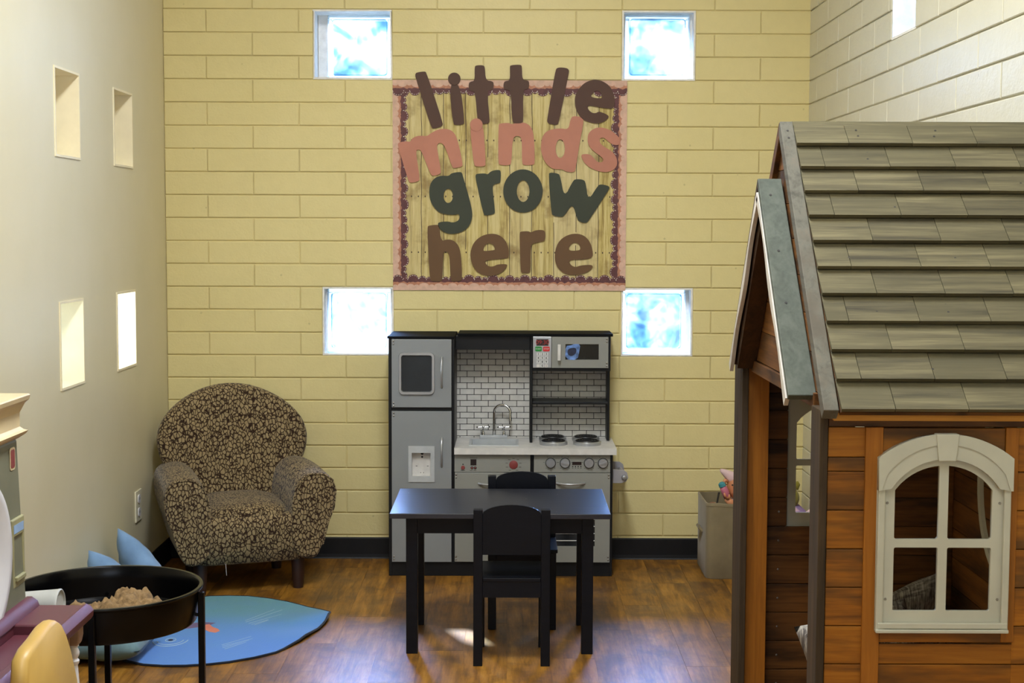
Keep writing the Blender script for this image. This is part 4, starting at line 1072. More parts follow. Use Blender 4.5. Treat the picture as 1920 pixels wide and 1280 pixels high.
# fan back: outline swept through the thickness, slightly curved around the sitter
OH = [(0.215, 0.28), (0.235, 0.37), (0.275, 0.44), (0.305, 0.49), (0.322, 0.545), (0.325, 0.59), (0.315, 0.64), (0.285, 0.69), (0.235, 0.735), (0.17, 0.775), (0.09, 0.805)]
O = [(-a, b) for a, b in OH] + [(0.0, 0.815)] + OH[::-1]
cz_ = 0.56
def back_ring(k, yo):
    R = []
    for x, z in O:
        X = x*k; Z = cz_+(z-cz_)*k
        R.append(Vector((X, yo - 0.55*X*X + 0.16*(Z-0.3), Z)))
    return R
rings = [back_ring(0.0001, 0.128), back_ring(0.30, 0.130), back_ring(0.62, 0.133), back_ring(0.86, 0.140), back_ring(0.955, 0.152), back_ring(1.0, 0.175), back_ring(0.995, 0.205), back_ring(0.95, 0.222), back_ring(0.6, 0.235), back_ring(0.0001, 0.24)]
mb = MB().loft(rings, cap=False); bmesh.ops.remove_doubles(mb.bm, verts=mb.bm.verts[:], dist=1e-4)
obj('backrest', mb, 'pebble', A, smooth='all', subsurf=1, origin=(0, 0.17, 0.5))
for x, y in ((-0.20, -0.205), (0.20, -0.205), (-0.185, 0.18), (0.185, 0.18)):
    sx_ = 1 if x > 0 else -1; sy_ = 1 if y > 0 else -1
    obj('leg', MB().lathe((x, y, 0), [(0.021, 0), (0.022, 0.01), (0.026, 0.06), (0.030, 0.135)], 16), 'darkleg', A, smooth=True)
obj('loose_thread', MB().tube([(-0.105, -0.250, 0.130), (-0.105, -0.264, 0.10), (-0.104, -0.264, 0.085)], 0.0008, 5), 'whitepl', A)
A.location = (-1.133, 6.215, 0); A.rotation_euler = (0, 0, math.radians(20))
# ================================================================== CEDAR PLAYHOUSE
PH = thing('playhouse', 'brown cedar playhouse with weathered shingle roof and white arched windows on the right', 'playhouse', (0.98, 3.76, 0))
RY, RZ, EY, EZ = 3.76, 1.741, 3.155, 1.090
SL = math.hypot(RY-EY, RZ-EZ); sy, sz = (RY-EY)/SL, (RZ-EZ)/SL
def sp(x, s, n, side=1):
    """point at x, distance s down the slope from the ridge, n above the roof plane"""
    return (x, RY - side*(s*sy + n*sz), RZ - s*sz + n*sy)
def slope_box(x0, x1, s0, s1, n0, n1, side=1, xs=0.0, mb=None):
    """xs: extra x shift at s1"""
    return (mb or MB()).hexa([sp(x0, s0, n0, side), sp(x1, s0, n0, side), sp(x1+xs, s1, n0, side), sp(x0+xs, s1, n0, side),
                              sp(x0, s0, n1, side), sp(x1, s0, n1, side), sp(x1+xs, s1, n1, side), sp(x0+xs, s1, n1, side)])
def pb(name, x0, x1, y0, y1, z0, z1, mat, parent=PH, bevel=0.0015, **kw):
    return obj(name, MB().box(x0, x1, y0, y1, z0, z1), mat, parent, bevel=bevel, **kw)
RX0, RX1 = 0.704, 1.306
rf = obj('roof', slope_box(RX0, RX1, 0.0, SL-0.004, -0.010, 0.0).merge(slope_box(RX0, RX1, 0.0, SL-0.004, -0.010, 0.0, -1)), 'cedar_in', PH)
EXP = SL/11
rowf = [0.0, 0.078, 0.160, 0.247, 0.331, 0.421, 0.510, 0.603, 0.697, 0.793, 0.889, 1.0]
first = [0.130, 0.055, 0.130, 0.060, 0.136, 0.075, 0.125, 0.052, 0.135, 0.050, 0.118]
rowf = [i/11 for i in range(12)]
for r in range(11):
    s0, s1 = rowf[r]*SL, rowf[r+1]*SL
    top = max(s0-0.012, 0.0)
    x = RX0; w = first[r] + random.uniform(-.004, .004)
    while x < RX1-0.01:
        x1 = min(x+w, RX1); g = 0.0007 if x > RX0 else 0; sl = 0.004 if x1 < RX1 else 0
        dn = random.uniform(0, 0.0008)
        m = MB().hexa([sp(x+g, top, 0.000), sp(x1-0.0007, top, 0.000), sp(x1-0.0007, s1, 0.0075+dn), sp(x+g, s1, 0.0075+dn),
                       sp(x+g, top, 0.0015), sp(x1-0.0007, top, 0.0015), sp(x1-0.0007, s1, 0.0175+dn), sp(x+g, s1, 0.0175+dn)])
        o = obj('shingle', m, 'shingle', rf)
        x = x1; w = 0.157 + random.uniform(-.003, .003)
    m = slope_box(RX0, RX1, top, s1, 0.0, 0.016, -1); obj('rear_roof_board', m, 'shingle', rf)
for (xx, r) in ((0.86, 0), (1.05, 0), (0.87, 1), (1.22, 2), (0.905, 3), (0.79, 5), (1.02, 5), (0.83, 7), (0.98, 7), (1.16, 8), (0.92, 9)):
    for ds in (0.3, 0.62):
        c = Vector(sp(xx+random.uniform(-.01, .01), (rowf[r]+(rowf[r+1]-rowf[r])*ds)*SL, 0.0))
        n_ = Vector((0, -sz, sy)); h = 0.0015 + 0.016*ds
        obj('nail', MB().tube([c+n_*(h-0.001), c+n_*(h+0.0012)], 0.0028, 8), 'screw_dark', rf)
# rake boards along the left edge, both slopes
o = obj('barge_board', slope_box(0.671, 0.7035, -0.004, SL-0.002, -0.022, 0.010, 1, -0.004), 'barge', PH, bevel=0.002)
obj('barge_board', slope_box(0.671, 0.7035, 0.0, SL+0.012, -0.022, 0.010, -1, -0.004), 'cedar_iny', PH, bevel=0.002)
for s_ in (0.03, 0.055):
    c = Vector(sp(0.687, s_, 0.010)); n_ = Vector((0, -sz, sy)); obj('nail', MB().tube([c, c+n_*0.0008], 0.003, 8), 'screw_dark', o)
# gable end boards under the rake (main gable)
def gable_boards(x0, x1, zlist, apex_z, half, base_z, mat, name):
    for a, b in zip(zlist, zlist[1:]):
        ha = half*(apex_z-a)/(apex_z-base_z); hb = max(half*(apex_z-b)/(apex_z-base_z), 0.004)
        obj(name, MB().prism([(RY-ha, a+0.0008), (RY+ha, a+0.0008), (RY+hb, b-0.0008), (RY-hb, b-0.0008)], x0, x1, 'x'), mat, PH)
gable_boards(0.684, 0.698, [1.120, 1.205, 1.29, 1.375, 1.46, 1.545, 1.63, 1.70], 1.715, 0.575, 1.10, 'cedar_iny', 'gable_board')
# small decorative front gable
gy, gz, gey, gez = RY, 1.606, 0.448, 1.110
GL = math.hypot(gey, gz-gez); g1, g2 = gey/GL, (gz-gez)/GL
def gp(x, s, n, side): return (x, gy - side*(s*g1 + n*g2), gz - s*g2 + n*g1)
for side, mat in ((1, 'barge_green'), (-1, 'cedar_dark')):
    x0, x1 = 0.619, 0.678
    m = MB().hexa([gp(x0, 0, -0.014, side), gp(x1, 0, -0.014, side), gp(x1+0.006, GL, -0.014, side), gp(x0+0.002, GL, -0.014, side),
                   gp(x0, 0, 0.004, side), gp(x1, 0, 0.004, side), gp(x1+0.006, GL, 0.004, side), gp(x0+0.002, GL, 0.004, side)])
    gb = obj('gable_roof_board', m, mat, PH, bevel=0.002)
    for s_ in (0.05, 0.30, 0.52):
        c = Vector(gp(x0+0.026, GL*s_*1.1+0.02, 0.004, side)); n_ = Vector((0, -side*g2, g1)); obj('nail', MB().tube([c-n_*0.0002, c+n_*0.001], 0.0032, 8), 'screw_dark', gb)
    # painted wavy trim under the board
    up_, lo_ = [], []
    for i in range(25):
        s = 0.03 + (GL-0.035)*i/24; wv = 0.022 + 0.007*math.cos(2*PI*s/0.34)
        up_.append((s, -0.0145)); lo_.append((s, -0.0145-wv))
    ring0 = [gp(0.6175, s, n, side) for s, n in up_] + [gp(0.6175, s, n, side) for s, n in reversed(lo_)]
    ring1 = [gp(0.6275, s, n, side) for s, n in up_] + [gp(0.6275, s, n, side) for s, n in reversed(lo_)]
    obj('white_gable_trim', MB().loft([ring0, ring1]), 'white_trim', PH, label='painted white wavy gable trim')
    obj('gable_rafter', MB().hexa([gp(0.632, 0.03, -0.060, side), gp(0.678, 0.03, -0.060, side), gp(0.684, GL-0.035, -0.060, side), gp(0.634, GL-0.035, -0.060, side), gp(0.632, 0.03, -0.0145, side), gp(0.678, 0.03, -0.0145, side), gp(0.684, GL-0.035, -0.0145, side), gp(0.634, GL-0.035, -0.0145, side)]), 'cedar_dark', PH)
# eave fascia and wall plates
m = MB(); m.loft([[(0.684, 3.172, 1.090), (0.684, 3.190, 1.090), (0.684, 3.190, 1.088), (0.684, 3.172, 1.088)], [(0.694, 3.172, 1.090), (0.694, 3.190, 1.090), (0.694, 3.190, 1.073), (0.694, 3.172, 1.073)], [(1.300, 3.172, 1.090), (1.300, 3.190, 1.090), (1.300, 3.190, 1.073), (1.300, 3.172, 1.073)]])
obj('fascia_board', m, 'fascia', PH)
pb('top_plate', 0.690, 1.300, 3.205, 3.235, 1.056, 1.095, 'cedar_in')
# front wall: planks, battens, window
def plank(x0, x1, y0, y1, z0, z1, mat='cedar'):
    return obj('plank', MB().box(x0, x1, y0, y0+(y1-y0)*0.6, z0+0.0009, z1-0.0009).box(x0+0.0005, x1-0.0005, y0+(y1-y0)*0.6, y1, z0-0.004, z1-0.0045), mat, PH, bevel=0.0018)
zs = [0.005, 0.024] + [0.024+0.085*i for i in range(1, 12)]
zr = [0.024+0.085*i for i in range(0, 12)]
FY0, FY1 = 3.200, 3.214
for a, b in list(zip(zr, zr[1:]))[:11] + [(0.959, 0.990), (0.990, 1.056)]:
    plank(0.6885, 0.770, FY0, FY1, a, b)
for a, b in list(zip(zr, zr[1:]))[:11] + [(0.959, 1.056)]:
    plank(1.097, 1.302, FY0, FY1, a, b)
for a, b in list(zip(zr, zr[1:]))[:6] + [(0.534, 0.580)]:
    plank(0.803, 1.098, FY0, FY1, a, b)
pb('window_header', 0.8065, 1.0705, FY0-0.003, FY1, 0.985, 1.054, 'cedar')
pb('window_rail', 0.8065, 1.098, FY0-0.005, FY1, 0.584, 0.612, 'cedar')
pb('batten', 0.768, 0.806, FY0-0.007, FY0+0.012, 0.01, 1.056, 'cedar_z', label='upright batten left of the window')
pb('batten', 1.0710, 1.0990, FY0-0.007, FY0+0.012, 0.585, 1.056, 'cedar_z')
pb('bottom_rail', 0.6885, 1.302, FY0-0.004, FY1, 0.004, 0.023, 'cedar')
# rear wall
BY0, BY1 = 4.300, 4.314
zr2 = zr[:11]
for a, b in zip(zr, zr[1:]):
    if b < 0.62 or a > 1.04: plank(0.690, 1.302, BY0, BY1, a, b, 'cedar_in')
    else:
        plank(0.690, 0.808, BY0, BY1, a, b, 'cedar_in'); plank(1.066, 1.302, BY0, BY1, a, b, 'cedar_in')
plank(0.690, 0.808, BY0, BY1, 0.959, 1.010, 'cedar_in'); plank(1.066, 1.302, BY0, BY1, 0.959, 1.010, 'cedar_in')
plank(0.690, 1.302, BY0, BY1, 1.010, 1.094, 'cedar_in')
for z in zr[:8]: obj('screw', MB().lathe((0.785, BY0, z+0.043), [(0.0032, 0), (0.0028, -0.001), (0.001, -0.0016)], 10, 'y'), 'screw', PH)
# right end wall
for a, b in zip(zr, zr[1:]): obj('plank', MB().box(1.290, 1.298, 3.216, 4.298, a+0.0009, b-0.0009).box(1.298, 1.303, 3.216, 4.298, a-0.004, b-0.0045), 'cedar_iny', PH, bevel=0.0015)
gable_boards(1.290, 1.302, [1.06, 1.145, 1.23, 1.315, 1.40, 1.485, 1.57, 1.655], 1.70, 0.56, 1.06, 'cedar_iny', 'gable_board')
obj('oval_frame', MB().loft([[(1.2895, 3.83+0.215*k*math.cos(a), 0.80+0.235*k*math.sin(a)) if q == 0 else (1.280, 3.83+0.215*k*math.cos(a), 0.80+0.235*k*math.sin(a)) for a in [2*PI*i/40 for i in range(40)]] for q, k in ((0, 1.0), (1, 0.99), (1, 0.89), (0, 0.87))], cap=False), 'white_plastic', PH, smooth=True, label='white oval frame inside on the end wall')
# corner posts and trims
pb('corner_post', 0.6715, 0.7335, 4.195, 4.270, 0.0, 1.10, 'cedar_z', label='orange-brown rear corner post')
pb('corner_trim', 0.6535, 0.671, 4.172, 4.316, 0.0, 1.112, 'trim_dark')
pb('corner_trim', 0.6690, 0.6865, 3.194, 3.290, 0.0, 1.093, 'trim_dark')
pb('corner_post', 0.6885, 0.750, 3.216, 3.275, 0.0, 1.056, 'cedar_z')
pb('corner_batten', 1.276, 1.2895, 4.285, 4.2995, 0.03, 1.05, 'cedar_in')
pb('door_header', 0.676, 0.690, 3.30, 4.17, 1.085, 1.118, 'cedar_iny')
# floor deck and bench inside, out of the direct view
pb('deck', 0.690, 1.288, 3.218, 4.296, 0.002, 0.022, 'cedar_in')
bn = pb('bench_seat', 0.90, 1.286, 3.92, 4.296, 0.262, 0.280, 'cedar_in')
pb('bench_front', 0.90, 1.286, 3.93, 3.945, 0.022, 0.262, 'cedar_in')
# white arched window set (built once, copied for the rear wall)
WC = 0.9375
def arch_pts(hw, zs_, zt, n=16):
    """upper arc from right spring (hw, zs_) over (0, zt) to left spring"""
    h = zt-zs_; R = (hw*hw+h*h)/(2*h); c = zt-R; a0 = math.atan2(zs_-c, hw)
    return [(R*math.cos(a0+(PI-2*a0)*i/n), c+R*math.sin(a0+(PI-2*a0)*i/n)) for i in range(n+1)]
def inner_arch_z(x, hw, zs_, zt):
    h = zt-zs_; R = (hw*hw+h*h)/(2*h); c = zt-R
    return c+math.sqrt(max(R*R-x*x, 0))
def arched_window(parent, cx, y, d=1):
    """d=1 faces -y"""
    T_ = Matrix.Translation((cx, y, 0)) @ Matrix.Rotation(0 if d == 1 else PI, 4, 'Z')
    hw, zb, zs1, zt1 = 0.1435, 0.612, 0.992, 1.043
    outer = [(-hw, zb), (hw, zb)] + arch_pts(hw, zs1, zt1)
    ph, pb_, mz0, mz1, ms, pt, mh = 0.1055, 0.656, 0.7955, 0.8135, 0.921, 0.9745, 0.0098
    def pane(x0, x1, z0, top):
        if top is None: return rrect(x0, x1, z0, mz0, 0.004, 3)
        P = [(x0+0.004, z0), (x1-0.004, z0), (x1, z0+0.004)]
        n = 8
        for i in range(n+1):
            x = x1+(x0-x1)*i/n; P.append((x, inner_arch_z(x, ph, ms, pt)))
        return P + [(x0, z0+0.004)]
    holes = [pane(-ph, -mh, pb_, None), pane(mh, ph, pb_, None), pane(-ph, -mh, mz1, 1), pane(mh, ph, mz1, 1)]
    fr = obj('arched_window', plate_mb([outer]+holes, -0.012, 0.012, 0).xform(T_), 'white_plastic', parent, label='ivory plastic arched window frame with four openings')
    # stepped outer casing
    ih = 0.119; 
    cas = [(-hw-0.001, zb-0.001), (hw+0.001, zb-0.001)] + [(hw+0.001, 0.93), (-hw-0.001, 0.93)]
    inn = [(-0.127, 0.634), (0.127, 0.634), (0.127, 0.94), (-0.127, 0.94)]
    obj('casing', MB().box(-hw, -0.128, -0.022, -0.012, zb, 0.93).box(0.128, hw, -0.022, -0.012, zb, 0.93).xform(T_), 'white_plastic', fr, bevel=0.003)
    obj('sill', MB().box(-hw-0.0005, hw+0.0005, -0.027, -0.012, zb-0.002, zb+0.006).box(-hw+0.004, hw-0.002, -0.024, -0.012, zb+0.007, zb+0.020).xform(T_), 'white_plastic', fr, bevel=0.002)
    # arched hood in two steps
    for (o_hw, o_s, o_t, i_hw, i_s, i_t, dep, nm, zl) in ((hw+0.001, 0.9925, 1.0445, 0.127, 0.958, 1.022, -0.030, 'hood', 0.922), (0.1415, 0.962, 1.024, 0.1165, 0.920, 0.9905, -0.0265, 'hood_moulding', 0.922)):
        up1 = arch_pts(o_hw, o_s, o_t, 20); lo1 = arch_pts(i_hw, i_s if nm == 'hood' else 0.926, i_t, 20)
        if nm == 'hood': P = [(o_hw, zl)] + up1 + [(-o_hw, zl)] + [(-o_hw+0.006, zl)] + lo1[::-1] + [(o_hw-0.006, zl)]
        else: P = [(o_hw-0.003, zl)] + up1 + [(-o_hw+0.003, zl)] + lo1[::-1]
        obj(nm, plate_mb([P], dep, -dep-0.012, 0).xform(T_), 'white_plastic', fr)
    obj('keystone', MB().loft([[(-0.0185, -0.012, 0.987), (0.0185, -0.012, 0.987), (0.025, -0.012, 1.0455), (-0.025, -0.012, 1.0455)], [(-0.0185, -0.034, 0.987), (0.0185, -0.034, 0.987), (0.025, -0.034, 1.0455), (-0.025, -0.034, 1.0455)]]).xform(T_), 'white_plastic', fr, bevel=0.002)
    for x, z in ((-0.1215, 0.893), (0.1215, 0.893), (-0.1215, 0.682), (0.1215, 0.682)):
        obj('screw', MB().lathe((x, -0.012, z), [(0.0032, 0), (0.0025, -0.0014)], 10, 'y').xform(T_), 'screw', fr)
    return fr
arched_window(PH, WC, FY0-0.001)
arched_window(PH, WC+0.004, BY1+0.001, -1)

# ================================================================== CUSHIONS
def pillow_mb(s, th, n=18, pinch=0.10, seed=0):
    m = MB(); V = []; F = []
    for side in (1, -1):
        for i in range(n+1):
            for j in range(n+1):
                u, v = 2*i/n-1, 2*j/n-1
                e = max(0, (1-abs(u)**3.2)*(1-abs(v)**3.2))**0.55
                pu = u*(1-pinch*(1-v*v)*0.5*abs(u)); pv = v*(1-pinch*(1-u*u)*0.5*abs(v))
                wr = 0.010*noise.noise((u*2.2+seed, v*2.2, side*3))*(e)
                V.append((pu*s/2, pv*s/2, side*(th/2*e + wr)))
    N = (n+1)*(n+1)
    for i in range(n):
        for j in range(n):
            a = i*(n+1)+j; F.append((a, a+n+1, a+n+2, a+1)); F.append((N+a, N+a+1, N+a+n+2, N+a+n+1))
    m.add(V, F); bmesh.ops.remove_doubles(m.bm, verts=m.bm.verts[:], dist=1e-5)
    return m
def place_pillow(name, label, mat, s, th, origin, e1, e2, seed, group=None, corner=True):
    """origin = the corner the two edge directions e1, e2 start from"""
    e1 = Vector(e1).normalized(); e2 = Vector(e2); e2 = (e2 - e1*e2.dot(e1)).normalized(); n_ = e1.cross(e2)
    c = Vector(origin) + (e1+e2)*s/2 if corner else Vector(origin)
    M_ = Matrix((e1, e2, n_)).transposed().to_4x4(); M_.translation = (0, 0, 0)
    o = obj(name, pillow_mb(s, th, seed=seed).xform(M_), mat, smooth='all', origin=(0, 0, 0))
    o.location = c; WLOC[o.name] = c.copy()
    tag(o, label, 'cushion', group)
    pip = [Vector((a*s/2, b*s/2, 0)) for a, b in ((-1, -1), (1, -1), (1, 1), (-1, 1))]
    return o
place_pillow('cushion', 'dark grey tweed cushion seen through the lower panes of the front playhouse window', 'tweed', 0.36, 0.12, (1.225, 4.17, 0.520), (-0.90, -0.10, -0.40), (-0.10, 0.30, -0.75), 3)
place_pillow('cushion', 'pale tweed cushion peeking out beside the near corner trim of the playhouse doorway', 'tweed', 0.30, 0.13, (0.93, 3.80, 0.345), (0.92, 0.0, 0.25), (-0.2, 0.35, 0.9), 5, corner=False)
place_pillow('cushion', 'larger blue cushion leaning on the left wall behind the black sand tray', 'cush_blue', 0.29, 0.11, (-1.478, 5.56, 0.352), (0.66, -0.45, -0.56), (-0.10, 0.735, -0.66), 8)
place_pillow('cushion', 'smaller pale blue cushion against the left wall, left of the taller blue one', 'cush_blue', 0.24, 0.11, (-1.478, 5.17, 0.352), (0.74, -0.40, -0.50), (-0.05, 0.735, -0.66), 11)
place_pillow('cushion', 'grey-teal cushion flat on the floor under the black sand tray', 'cush_teal', 0.31, 0.13, (-1.388, 5.07, 0.072), (0.998, -0.05, -0.03), (0.05, 0.998, 0.02), 14, corner=False)

# ================================================================== RUG
RP = [(-0.684, 5.604), (-0.690, 5.50), (-0.706, 5.413), (-0.752, 5.25), (-0.815, 5.118), (-0.88, 5.052), (-0.955, 5.0), (-1.02, 4.972), (-1.095, 4.955), (-1.17, 4.952), (-1.24, 4.966), (-1.31, 5.01), (-1.385, 5.09), (-1.44, 5.20), (-1.475, 5.33), (-1.485, 5.46), (-1.465, 5.60), (-1.42, 5.72), (-1.36, 5.81), (-1.29, 5.875), (-1.20, 5.910), (-1.13, 5.918), (-1.05, 5.912), (-0.96, 5.875), (-0.877, 5.823), (-0.81, 5.765), (-0.757, 5.708), (-0.715, 5.655)]
def lift(x, y):
    return 0.020*max(0, 1-math.hypot(x+0.684, y-5.58)/0.20)**1.3 + 0.012*max(0, 1-math.hypot(x+0.72, y-5.30)/0.16)
m = MB(); cx_, cy_ = -1.085, 5.43; rings = []
def fine(P, k=3):
    Q = []
    for i in range(len(P)):
        a, b = P[i], P[(i+1) % len(P)]
        for j in range(k): Q.append((a[0]+(b[0]-a[0])*j/k, a[1]+(b[1]-a[1])*j/k))
    return Q
RF = fine(RP)
def rr_(k, dz): return [(cx_+(x-cx_)*k, cy_+(y-cy_)*k, 0.0005+dz+lift(cx_+(x-cx_)*k, cy_+(y-cy_)*k)) for x, y in RF]
rings = [rr_(0.995, 0.0), rr_(1.0, 0.003), rr_(0.995, 0.006)] + [rr_(k, 0.006) for k in (0.9, 0.8, 0.65, 0.45, 0.2, 0.001)]
rug = obj('rug', m.loft(rings), 'rug', smooth=True); tag(rug, 'teal and blue oval rug with pale line marks and an orange mark', 'rug')
obj('rug_binding', MB().tube([(x, y, 0.004+lift(x, y)) for x, y in RF+RF[:1]], 0.0042, 8, cap=False), 'rugedge', rug, smooth=True)
def strip(a, b, w, mat, z=0.0068, name='mark'):
    a = Vector((a[0], a[1], 0)); b = Vector((b[0], b[1], 0)); d = (b-a).normalized(); n_ = Vector((-d.y, d.x, 0))*w/2
    zt = Vector((0, 0, z)); return [a-n_+zt, b-n_*0.6+zt, b+n_*0.6+zt, a+n_+zt]
def marks(name, quads, mat, lab=None):
    m = MB()
    for q in quads: m.hexa([tuple(Vector(p)-Vector((0, 0, 0.0006))) for p in q]+[tuple(p) for p in q])
    return obj(name, m, mat, rug, label=lab)
marks('whisker_marks', [strip((-0.995, 5.532), (-0.912, 5.70), 0.003, 0), strip((-0.990, 5.510), (-0.880, 5.695), 0.003, 0), strip((-0.975, 5.492), (-0.855, 5.655), 0.003, 0), strip((-0.962, 5.478), (-0.85, 5.63), 0.003, 0), strip((-0.95, 5.47), (-0.90, 5.56), 0.003, 0)], 'rugwhite', 'pale whisker lines, upper set')
marks('whisker_marks', [strip((-1.02, 5.20), (-0.935, 5.315), 0.003, 0), strip((-1.015, 5.185), (-0.925, 5.285), 0.003, 0), strip((-1.01, 5.165), (-0.935, 5.265), 0.003, 0), strip((-1.00, 5.15), (-0.94, 5.24), 0.003, 0)], 'rugwhite', 'pale whisker lines, lower set')
obj('beak_mark', MB().prism([(-1.16, 5.455), (-1.12, 5.48), (-1.10, 5.44), (-1.075, 5.415), (-1.062, 5.385), (-1.075, 5.362), (-1.10, 5.375), (-1.135, 5.42)], 0.0062, 0.0069, 'z'), 'rugorange', rug, label='orange beak shape')
obj('eye_patch', MB().prism([(-1.30, 5.40), (-1.22, 5.48), (-1.15, 5.51), (-1.10, 5.50), (-1.12, 5.455), (-1.18, 5.42), (-1.25, 5.39)], 0.0061, 0.0067, 'z'), 'rugplum', rug)
for (x, y) in ((-1.215, 5.262),):
    for r in (0.018, 0.046, 0.062):
        obj('eye_ring', MB().tube([(x+math.cos(a)*r, y+math.sin(a)*r*1.3, 0.0066) for a in [(-0.9 if r > .02 else 0)*PI + (0.9*PI if r > .02 else 2*PI)*i/24 for i in range(25)]], 0.0016, 5), 'rugwhite', rug)
    obj('eye_mark', MB().prism([(x+math.cos(a)*0.009, y+math.sin(a)*0.011) for a in [2*PI*i/12 for i in range(12)]], 0.0062, 0.0072, 'z'), 'rugedge', rug)

# ================================================================== SAND TRAY ON LEGS
TC = Vector((-1.097, 4.0, 0))
ST = thing('sand_tray', 'round black metal sand tray on four thin legs by the left wall', 'sand tray', tuple(TC))
prof = [(0.0, 0.406), (0.224, 0.406), (0.238, 0.409), (0.243, 0.416), (0.2495, 0.470), (0.2505, 0.497), (0.2575, 0.500), (0.259, 0.504), (0.2575, 0.508), (0.249, 0.508), (0.246, 0.504), (0.2460, 0.470), (0.240, 0.422), (0.232, 0.416), (0.0, 0.418)]
prof[0] = (0.0005, 0.406); prof[-1] = (0.0005, 0.4155)
obj('basin', MB().lathe((TC.x, TC.y, 0), prof, 72), 'tubblack', ST, smooth=True)
for ang in (-83, 105, 0, 180):
    a = math.radians(ang); x, y = TC.x+0.2585*math.cos(a), TC.y+0.2585*math.sin(a)
    lg = obj('leg', MB().box(x-0.0085, x+0.0085, y-0.0085, y+0.0085, 0, 0.492), 'tubblack', ST, bevel=0.0015)
    ix, iy = TC.x+0.236*math.cos(a), TC.y+0.236*math.sin(a)
    obj('leg_bracket', MB().tube([(ix, iy, 0.43), (x, y, 0.43)], 0.005, 8), 'tubblack', ST)
m = MB(); n = 90; V = []; F = []
R_ = 0.222
def sand_h(x, y):
    h = 0.0
    for cx, cy, r, a in ((0.075, 0.0, 0.055, 0.050), (0.055, -0.04, 0.075, 0.030), (0.025, 0.02, 0.03, 0.032), (0.115, 0.0, 0.035, 0.028), (0.0, -0.08, 0.09, 0.030), (0.165, -0.06, 0.045, 0.052), (0.12, -0.11, 0.07, 0.044), (-0.07, 0.0, 0.035, 0.030), (-0.11, 0.02, 0.04, 0.030), (-0.15, -0.03, 0.045, 0.036), (-0.03, 0.045, 0.035, 0.028), (0.05, -0.15, 0.10, 0.034), (-0.06, -0.15, 0.08, 0.026)):
        d = math.hypot(x-cx, y-cy)/r; h += a*math.exp(-d*d*1.1)
    if h > 0.004:
        h += 0.020*(noise.noise((x*30, y*30, 2))) * min(1, h/0.02) + 0.016*noise.noise((x*62, y*62, 5))*min(1, h/0.02) + 0.008*noise.noise((x*140, y*140, 9))
    return 0.4165 + max(h-0.006, -0.001)
for i in range(n+1):
    for j in range(n+1):
        u, v = 2*i/n-1, 2*j/n-1
        x, y = u*math.sqrt(1-v*v/2)*R_, v*math.sqrt(1-u*u/2)*R_
        V.append((TC.x+x, TC.y+y, sand_h(x, y)))
for i in range(n):
    for j in range(n):
        a = i*(n+1)+j; F.append((a, a+n+1, a+n+2, a+1))
m.add(V, F)
sand = obj('sand', m, 'sand', smooth='all'); tag(sand, 'heap of brown play sand in the black tray', 'sand', kind='stuff')
cup = obj('cup', MB().lathe((-1.315, 3.93, 0.470), [(0.034, 0.0), (0.037, 0.001), (0.0455, 0.106), (0.0465, 0.108), (0.0465, 0.113), (0.044, 0.115), (0.042, 0.1145), (0.041, 0.11), (0.002, 0.109)], 32, 'x'), 'cup', smooth=True)
tag(cup, 'pale grey plastic cup lying on its side in the black tray', 'cup')

# ================================================================== TOY KITCHEN AT THE LEFT EDGE
TK = thing('toy_kitchen', 'olive and maroon plastic toy kitchen with beige cornice, cut off by the left edge', 'toy kitchen', (-1.25, 3.0, 0))
def rect_ring(x0, x1, y0, y1, z): return [(x0, y0, z), (x1, y0, z), (x1, y1, z), (x0, y1, z)]
obj('cabinet', MB().loft([rect_ring(-1.50, -1.150, 2.5, 3.503, 0.582), rect_ring(-1.50, -1.164, 2.5, 3.500, 0.985)]), 'olive', TK, bevel=0.008)
lv = [(0.983, 0.0), (0.993, 0.014), (1.000, 0.018), (1.003, 0.010), (1.010, 0.003), (1.044, 0.003), (1.050, 0.006), (1.066, 0.013), (1.074, 0.021), (1.084, 0.023), (1.087, 0.020)]
obj('cornice', MB().loft([rect_ring(-1.51, -1.163+o_, 2.5-o_, 3.505+o_, z) for z, o_ in lv]), 'beige', TK, label='beige moulded cornice')
mb = MB()
for a, b, c, d in wall_core(-1.515, -1.010, 2.45, 3.515, [(-1.125, -1.035, 2.62, 3.33)]): mb.box(a, b, c, d, 0.552, 0.580)
mb.box(-1.125, -1.035, 2.62, 3.33, 0.552, 0.558)
bmesh.ops.remove_doubles(mb.bm, verts=mb.bm.verts[:], dist=1e-6)
ctp = obj('worktop', mb, 'maroon', TK, bevel=0.004)
obj('front_nosing', MB().prism([(-1.016, 0.548), (-1.002, 0.546), (-0.996, 0.554), (-0.995, 0.568), (-1.002, 0.578), (-1.012, 0.583), (-1.022, 0.580)], 2.45, 3.515), 'maroon', ctp, smooth=True)
obj('back_ridge', MB().prism([(-1.152, 0.580), (-1.122, 0.580), (-1.126, 0.592), (-1.140, 0.602), (-1.152, 0.602)], 2.5, 3.508), 'maroon', ctp, smooth=True)
obj('apron', MB().box(-1.047, -1.030, 2.56, 3.44, 0.490, 0.552), 'taupe', TK, bevel=0.003)
